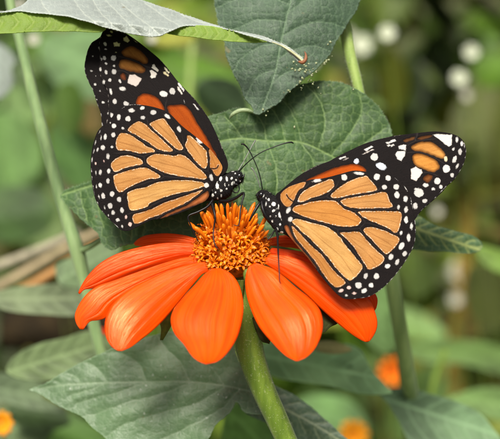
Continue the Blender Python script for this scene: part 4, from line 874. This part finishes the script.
# ================================================================ OUT-OF-FOCUS GARDEN BEHIND
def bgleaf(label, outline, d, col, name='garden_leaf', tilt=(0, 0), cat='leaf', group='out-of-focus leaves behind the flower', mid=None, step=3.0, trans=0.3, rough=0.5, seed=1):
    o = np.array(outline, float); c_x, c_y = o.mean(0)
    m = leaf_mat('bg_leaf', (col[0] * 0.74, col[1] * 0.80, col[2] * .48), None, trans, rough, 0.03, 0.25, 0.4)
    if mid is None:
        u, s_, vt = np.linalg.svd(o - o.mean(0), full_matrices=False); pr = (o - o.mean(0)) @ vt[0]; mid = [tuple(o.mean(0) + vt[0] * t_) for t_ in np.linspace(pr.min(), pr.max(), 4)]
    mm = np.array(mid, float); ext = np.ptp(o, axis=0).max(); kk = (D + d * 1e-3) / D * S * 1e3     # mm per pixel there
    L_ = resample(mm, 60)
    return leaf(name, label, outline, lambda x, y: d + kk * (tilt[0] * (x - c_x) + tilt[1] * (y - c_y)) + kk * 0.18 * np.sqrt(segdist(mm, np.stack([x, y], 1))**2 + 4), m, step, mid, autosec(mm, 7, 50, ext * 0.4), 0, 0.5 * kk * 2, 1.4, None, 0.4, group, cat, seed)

bgleaf('blurred lime green leaf just behind the raised wing and below the curled leaf', [(150, 62), (172, 58), (190, 55), (210, 60), (230, 71), (242, 80), (222, 85), (196, 87), (172, 80)], 340, (0.12, 0.23, 0.02), tilt=(0, -.5), trans=.5)
bgleaf('small blurred lime leaf low between the raised wing and hanging leaf', [(172, 93), (190, 91), (206, 95), (216, 101), (204, 106), (184, 104)], 330, (0.13, 0.23, 0.025), tilt=(0, -.5), trans=.5)
bgleaf('dark teal leaf between the lime leaves and the hanging leaf', [(196, 84), (216, 76), (240, 84), (250, 108), (240, 124), (214, 120), (198, 104)], 230, (0.035, 0.065, 0.035), tilt=(.2, .1))
bgleaf('yellowish withered leaf under the silvery leaf beside the wing', [(150, 40), (166, 35), (184, 33), (196, 37), (188, 45), (168, 48), (156, 45)], 190, (0.26, 0.25, 0.02), tilt=(0, -.3))
bgleaf('large soft teal green leaf between the left stem and the raised wing', [(40, 42), (70, 30), (108, 34), (132, 56), (136, 86), (112, 100), (74, 96), (48, 74)], 320, (0.15, 0.25, 0.15), tilt=(.1, -.3))
bgleaf('dark olive oval leaf hanging beyond the left stem', [(60, 84), (74, 82), (84, 98), (84, 118), (74, 134), (60, 132), (53, 116), (54, 98)], 260, (0.07, 0.13, 0.02), tilt=(.2, 0))
bgleaf('brown autumn-coloured leaf beside the spotted wing margin', [(82, 96), (96, 100), (104, 116), (102, 132), (88, 134), (78, 120)], 420, (0.13, 0.085, 0.03))
bgleaf('pale silvery blurred leaf cut off behind the left stem', [(-30, 40), (-4, 43), (9, 50), (16, 61), (11, 70), (14, 82), (3, 97), (-18, 100), (-34, 80)], 150, (0.17, 0.19, 0.27), tilt=(0, -.4), trans=.1)
bgleaf('dark green leaf low behind the left stem', [(-20, 196), (12, 186), (44, 192), (58, 214), (40, 236), (8, 244), (-20, 236)], 300, (0.05, 0.10, 0.03), tilt=(0, -.2))
bgleaf('mid green leaf behind the tip of the big veined leaf', [(56, 120), (80, 130), (100, 150), (98, 178), (76, 190), (56, 170), (48, 140)], 350, (0.085, 0.17, 0.065), tilt=(.2, 0))
bgleaf('soft green leaf left of the thin stem at mid height', [(-20, 118), (10, 112), (34, 128), (44, 156), (34, 180), (8, 190), (-20, 176)], 420, (0.16, 0.27, 0.13))
bgleaf('bright lime leaves beside the white spot stand-ins, upper right', [(470, 18), (490, 10), (512, 14), (518, 34), (500, 46), (478, 42)], 800, (0.14, 0.25, 0.02), trans=.5)
bgleaf('green leaf just above the white spot stand-ins, upper right corner', [(474, 62), (492, 54), (515, 58), (520, 80), (496, 88), (476, 80)], 440, (0.12, 0.22, 0.03), trans=.4)
bgleaf('large olive leaf with rusty rim beyond the spotted wing tip', [(452, 112), (474, 92), (515, 84), (530, 120), (520, 160), (484, 172), (456, 146)], 520, (0.085, 0.095, 0.012), tilt=(0, -.2))
bgleaf('light green leaf continuing right of the narrow dark leaf', [(476, 246), (492, 248), (512, 256), (514, 274), (496, 272), (480, 260)], 170, (0.13, 0.21, 0.04), tilt=(0, -.4))
bgleaf('broad pale green leaf floating behind the green stem on the right', [(398, 352), (424, 342), (460, 340), (506, 348), (520, 362), (506, 374), (462, 364), (424, 362)], 260, (0.12, 0.19, 0.08), tilt=(0, -.9))
bgleaf('pale green leaf near the right edge above the blurred grey leaf', [(446, 402), (470, 390), (500, 388), (518, 398), (512, 420), (482, 416)], 180, (0.16, 0.25, 0.12), tilt=(0, -.8))
bgleaf('pale teal leaf between the right petals and the green stem', [(368, 282), (384, 272), (398, 292), (404, 326), (392, 352), (374, 348), (362, 330), (366, 300)], 150, (0.19, 0.30, 0.17), tilt=(.2, 0))
bgleaf('mid green leaf low between the dark leaf and yellow blossom', [(296, 402), (322, 394), (350, 400), (366, 420), (366, 446), (330, 452), (300, 432)], 240, (0.13, 0.24, 0.11), tilt=(0, -.4))
bgleaf('bright green leaf directly left of the thick stem at the bottom', [(224, 418), (238, 402), (258, 414), (278, 440), (280, 460), (226, 460)], 75, (0.13, 0.25, 0.08), tilt=(0, -.2))
bgleaf('vivid green leaf below the tip of the puckered leaf', [(46, 424), (66, 412), (90, 424), (116, 446), (112, 464), (50, 462)], 170, (0.09, 0.18, 0.045), tilt=(0, -.2))
bgleaf('dark leaf under the tip of the puckered leaf', [(10, 402), (40, 398), (64, 410), (70, 424), (44, 430), (10, 420)], 140, (0.05, 0.085, 0.04), tilt=(0, -.2))
bgleaf('blurred grey-green leaf at the lower left behind the puckered leaf', [(6, 370), (15, 356), (39, 344), (65, 338), (90, 331), (112, 338), (108, 352), (91, 358), (78, 366), (52, 380), (26, 380), (12, 376)], 70, (0.165, 0.215, 0.15), tilt=(0, -.8), step=1.5)
bgleaf('dull blue-grey leaf under the lower left corner leaf', [(-30, 376), (8, 374), (34, 380), (50, 388), (40, 396), (58, 405), (66, 412), (34, 410), (0, 402), (-30, 400)], 105, (0.13, 0.17, 0.145), tilt=(0, -.8), step=2)
bgleaf('pale grey-green leaf across the bottom left corner', [(-30, 418), (4, 410), (40, 414), (56, 426), (40, 444), (0, 450), (-30, 446)], 150, (0.18, 0.24, 0.17), tilt=(0, -.8))
bgleaf('long grey leaf behind the left stem level with the petals', [(-30, 300), (-4, 292), (19, 287), (48, 284.5), (82, 284), (96, 292), (90, 304), (78, 315), (48, 315), (13, 312), (-8, 306)], 85, (0.185, 0.215, 0.19), tilt=(0, -.8), step=1.5)
bgleaf('pale teal leaf behind the lobed edge of the big leaf', [(56, 266), (78, 255), (102, 242), (120, 246), (114, 264), (92, 272), (86, 286), (62, 286)], 90, (0.19, 0.26, 0.20), tilt=(0, -.3), step=2)
bgleaf('wide grey-green leaf with tan patch, behind the thick stem', [(246, 356), (262, 345), (278, 341), (320, 350), (346, 344), (361, 351), (370, 368), (386, 386), (392, 393), (362, 394), (330, 386), (300, 382), (274, 377), (258, 366)], 55, (0.36, 0.52, 0.44), tilt=(0, -.7), step=1.5)
bgleaf('large blurred grey-green leaf filling the lower right', [(379, 392), (404, 388), (430, 394), (457, 402), (480, 414), (494, 430), (506, 450), (420, 456), (400, 424), (388, 404)], 65, (0.17, 0.26, 0.22), tilt=(0, -.6), step=1.5)
bgleaf('olive leaf below the narrow dark leaf', [(404, 254), (424, 256), (436, 270), (430, 292), (410, 296), (398, 276)], 380, (0.055, 0.085, 0.015))
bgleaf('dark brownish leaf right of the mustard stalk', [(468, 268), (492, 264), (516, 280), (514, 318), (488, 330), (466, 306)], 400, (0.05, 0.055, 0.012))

# tan patch stays a separate dry scrap on the grey leaf
bgleaf('dry tan scrap lying on the wide grey-green leaf', [(310, 345), (326, 341), (342, 344), (352, 350), (336, 354), (316, 351)], 50, (0.36, 0.31, 0.20), name='dry_scrap', cat='dry leaf', group=None, tilt=(0, -.7), step=1.5)

# stalks
stem_thing('dry_stalk', 'lower of two straw-coloured stalks slanting across behind the left stem', [(-30, 302, 190, 5), (20, 275, 190, 4.5), (70, 246, 190, 4), (110, 226, 190, 3.5)], plain('straw_pale', (0.33, 0.26, 0.15), .6), ground=False, cat='dry stalk')
stem_thing('dry_stalk', 'upper pale straw stalk slanting across behind the left stem', [(-30, 276, 170, 6), (20, 258, 170, 5), (80, 232, 170, 4)], plain('straw_grey', (0.29, 0.26, 0.18), .6), ground=False, cat='dry stalk')
stem_thing('dry_stalk', 'orange-brown stalk under the lobed leaf edge', [(-10, 306, 160, 4), (40, 280, 160, 4.5), (90, 250, 160, 4.5), (116, 240, 160, 4)], plain('straw_orange', (0.38, 0.19, 0.06), .6), ground=False, cat='dry stalk')
stem_thing('mustard_stalk', 'blurred mustard yellow upright stalk at the right', [(474, 190, 560, 7), (468, 240, 560, 7.5), (463, 280, 560, 8), (458, 330, 560, 8.5), (452, 400, 560, 9)], plain('mustard', (0.20, 0.13, 0.014), .6), cat='stalk')
stem_thing('thin_stem', 'thin pale green stem behind the green stem on the right', [(446, 350, 190, 3), (436, 375, 190, 3), (428, 410, 190, 3)], M['stem'])
stem_thing('thin_stem', 'grassy stem behind the raised wing near the lime leaves', [(193, 40, 260, 3), (190, 80, 260, 3), (188, 120, 260, 3)], M['stem_lime'])
stem_thing('thin_stem', 'yellow-green stem hidden under the left front petal', [(160, 300, 60, 4), (162, 325, 60, 4.2), (165, 350, 60, 4.4)], M['stem_lime'])

# a dark log lying in the shade on the left
def log_thing():
    d = 330; kk = (D + d * 1e-3) / D * S
    x = np.linspace(4, 132, 26); pts = P(x, 328 + 2 * np.sin(x / 20), np.full(26, d)); V, F = tube_geo(pts, 19 * kk * (1 + 0.08 * np.sin(x / 7)), 24)
    V = V + RNG.normal(0, 0.0008, V.shape)
    tag(link('bark_log', V, F, plain('bark_dark', (0.020, 0.013, 0.005), .9, .2, .5, 120, 0, 0.004)), 'dark brown log lying in shade behind the left stem', 'log')
log_thing()

# blossoms
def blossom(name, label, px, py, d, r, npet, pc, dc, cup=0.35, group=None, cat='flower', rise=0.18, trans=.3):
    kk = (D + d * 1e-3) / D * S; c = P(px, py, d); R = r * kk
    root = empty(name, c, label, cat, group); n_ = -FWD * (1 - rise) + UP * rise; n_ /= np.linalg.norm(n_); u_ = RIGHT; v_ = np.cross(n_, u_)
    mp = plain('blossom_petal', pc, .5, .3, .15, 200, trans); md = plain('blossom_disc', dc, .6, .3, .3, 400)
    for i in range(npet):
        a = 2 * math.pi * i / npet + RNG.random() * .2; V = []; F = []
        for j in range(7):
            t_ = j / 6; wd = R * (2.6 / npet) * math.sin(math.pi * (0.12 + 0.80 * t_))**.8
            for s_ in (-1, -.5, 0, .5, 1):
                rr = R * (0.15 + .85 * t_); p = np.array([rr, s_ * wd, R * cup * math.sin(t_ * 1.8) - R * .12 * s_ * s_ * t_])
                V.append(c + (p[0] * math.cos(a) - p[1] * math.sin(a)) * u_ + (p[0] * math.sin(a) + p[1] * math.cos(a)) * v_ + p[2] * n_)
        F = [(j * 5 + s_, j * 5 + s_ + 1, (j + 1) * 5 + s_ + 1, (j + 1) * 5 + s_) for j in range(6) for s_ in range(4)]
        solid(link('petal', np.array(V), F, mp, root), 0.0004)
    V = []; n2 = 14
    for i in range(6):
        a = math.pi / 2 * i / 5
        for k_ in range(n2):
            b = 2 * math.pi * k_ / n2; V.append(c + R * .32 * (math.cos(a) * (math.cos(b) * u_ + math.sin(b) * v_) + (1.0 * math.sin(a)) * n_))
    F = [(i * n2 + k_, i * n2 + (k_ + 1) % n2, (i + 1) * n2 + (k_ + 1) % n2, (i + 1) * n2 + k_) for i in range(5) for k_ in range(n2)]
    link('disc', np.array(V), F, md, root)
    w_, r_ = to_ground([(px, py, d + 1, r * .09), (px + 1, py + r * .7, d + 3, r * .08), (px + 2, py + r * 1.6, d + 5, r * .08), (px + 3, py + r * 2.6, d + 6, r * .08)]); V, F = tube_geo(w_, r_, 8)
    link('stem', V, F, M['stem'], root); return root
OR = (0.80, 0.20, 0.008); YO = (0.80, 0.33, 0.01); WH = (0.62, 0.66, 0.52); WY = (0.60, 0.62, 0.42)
blossom('orange_blossom', 'blurred orange blossom between the right petals and the green stem', 391, 373, 230, 15, 10, OR, (0.55, .12, .005), .9)
blossom('orange_blossom', 'yellow-orange blossom low beside the dark leaf with pale midrib', 353, 436, 200, 16, 11, YO, (0.6, .2, .005), .6)
blossom('orange_blossom', 'small red-orange blossom just under the blurred orange one', 399, 401, 190, 5, 7, (0.55, .10, .01), (0.4, .06, .005), .6)
blossom('orange_blossom', 'orange blossom cut off at the bottom left corner', 2, 424, 95, 13, 9, YO, (0.6, .2, .005), .6)
blossom('orange_blossom', 'red-orange bud peeping out between the left petals and stem', 104, 331, 60, 4, 6, (0.78, .07, .01), (0.5, .06, .005), .6)
GW = 'made-up blossoms standing in for light spots and pale blurs'  # invented pale blossoms, in place of discs of light and blurred patches
for x, y, d, r, l in ((387, 34, 300, 8.6, 'round stand-in for a spot of light beside the fuzzy lime green stem, farther of the two there'), (361, 46, 420, 11, 'largest soft stand-in for a spot of light, half hidden behind the fuzzy lime green stem'), (471, 53, 330, 8, 'upper of two round stand-ins for spots of light near the bright lime leaves'), (459, 79, 330, 8.4, 'lower of two round stand-ins for spots of light near the bright lime leaves'),
                      (458, 272, 560, 11, 'widest made-up blossom for a pale patch below the narrow dark leaf'), (429, 296, 560, 8, 'made-up blossom for a pale patch beside the green stem below the narrow dark leaf'), (417, 277, 450, 6, 'small made-up blossom for a dim pale patch close to the green stem'), (437, 212, 360, 5, 'small stand-in for a white spot above the narrow dark leaf'), (455, 300, 460, 7, 'made-up dim cream blossom for a pale patch beside the mustard stalk'),
                      (34, 40, 200, 6, 'stand-in for a glint of light under the silvery leaf by the left stem'), (18, 118, 620, 10, 'made-up blossom for a soft white smear left of the thin pale stem'), (84, 97, 330, 4.5, 'small stand-in for a pale spot beyond the left stem near the spotted wing'), (4, 152, 700, 9, 'made-up blossom for a pale smear at the left edge beside the soft green leaf'), (152, 39, 170, 5, 'stand-in for a glint of light between the wing tip and the withered leaf'),
                      (311, 63, 260, 7, 'small stand-in for a spot of light behind the chewed leaf edge'), (468, 355, 480, 6, 'faint stand-in for a pale spot behind the broad pale green leaf'), (20, 6, 260, 6, 'stand-in for a white spot in the top left corner beside the thin stem'), (466, 96, 420, 5, 'dim small stand-in for a pale spot just below the two round white ones'), (494, 68, 460, 5, 'dim stand-in for a pale spot near the right edge, beside the upper round white one'), (348, 34, 480, 5, 'small stand-in for a pale spot touching the fuzzy lime green stem')):
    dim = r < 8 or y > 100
    blossom('spot_standin', l, x, y, d, r, 7 if r > 6 else 5, WH if not dim else (0.50, 0.49, 0.42), WY if not dim else (0.6, 0.58, 0.42), .35, GW)

# mass of foliage farther back, nobody could count it
def zone(px, py):
    r = RNG.random()
    if px > 340 and py < 180:
        return [(0.050, 0.095, 0.006), (0.072, 0.112, 0.008), (0.042, 0.075, 0.008), (0.095, 0.105, 0.008)][int(r * 4)]
    if px > 380:
        return [(0.10, 0.15, 0.012), (0.15, 0.14, 0.02), (0.10, 0.08, 0.018), (0.15, 0.22, 0.03)][int(r * 4)]
    if px < 140 and py < 190:
        return [(0.15, 0.26, 0.07), (0.20, 0.32, 0.11), (0.11, 0.20, 0.04), (0.28, 0.36, 0.20)][int(r * 4)]
    if px < 140:
        return [(0.10, 0.17, 0.03), (0.15, 0.20, 0.06), (0.10, 0.08, 0.025), (0.14, 0.22, 0.06)][int(r * 4)]
    return [(0.08, 0.18, 0.012), (0.12, 0.24, 0.015), (0.06, 0.13, 0.015), (0.15, 0.25, 0.02)][int(r * 4)]
gz = Geo(); cols = []
for i in range(4600):
    dd = 500 + 1500 * RNG.random()**1.2; px = RNG.uniform(-420, 920); py = RNG.uniform(-120, 640)
    c = P(px, py, dd)
    if c[2] < GROUND + 0.02 or c[2] > 0.30: continue
    L_ = RNG.uniform(0.025, 0.085); W_ = L_ * RNG.uniform(.35, .6)
    ax = RNG.normal(0, 1, 3); ax[2] -= .3; ax /= np.linalg.norm(ax); nn = np.array([RNG.normal(0, .5), -0.7 + RNG.normal(0, .4), 0.75 + RNG.normal(0, .3)]); nn -= ax * (nn @ ax); nn /= np.linalg.norm(nn); bb = np.cross(ax, nn)
    V = []
    for j in range(6):
        t_ = j / 5; wd = W_ * math.sin(math.pi * (0.04 + .92 * t_))**.8 * (1.15 - .5 * t_)
        for s_ in (-1, 0, 1): V.append(c + ax * (L_ * (t_ - .5)) + bb * wd * .5 * s_ + nn * (L_ * .12 * (abs(s_) * .8 - 2.2 * (t_ - .5)**2)))
    z = np.array(zone(px, py)) * RNG.uniform(.3, 1.3) * (.80 if px > 340 and py < 180 else .85)
    if RNG.random() < .2: z = np.array([(0.22, 0.34, 0.03), (0.28, 0.34, 0.05), (0.30, 0.28, 0.05), (0.20, 0.33, 0.10)][RNG.integers(0, 4)])
    gz.add(V, [(j * 3 + s_, j * 3 + s_ + 1, j * 3 + s_ + 4, j * 3 + s_ + 3) for j in range(5) for s_ in (0, 1)])
    cols += [z] * 18
t = NT('foliage_mass'); cv = t.attr('lcol').outputs['Vector']; t.set(Base_Color=cv, Roughness=0.55, Specular_IOR_Level=0.35); t.translucent(cv, 0.3)
tag(link('garden_foliage', gz.V(), gz.f, t.m, vecs={'lcol': np.array(cols)}), 'mass of blurred garden foliage far behind the flower', kind='stuff')

for o in bpy.data.objects:
    if '_w' in o: del o['_w']
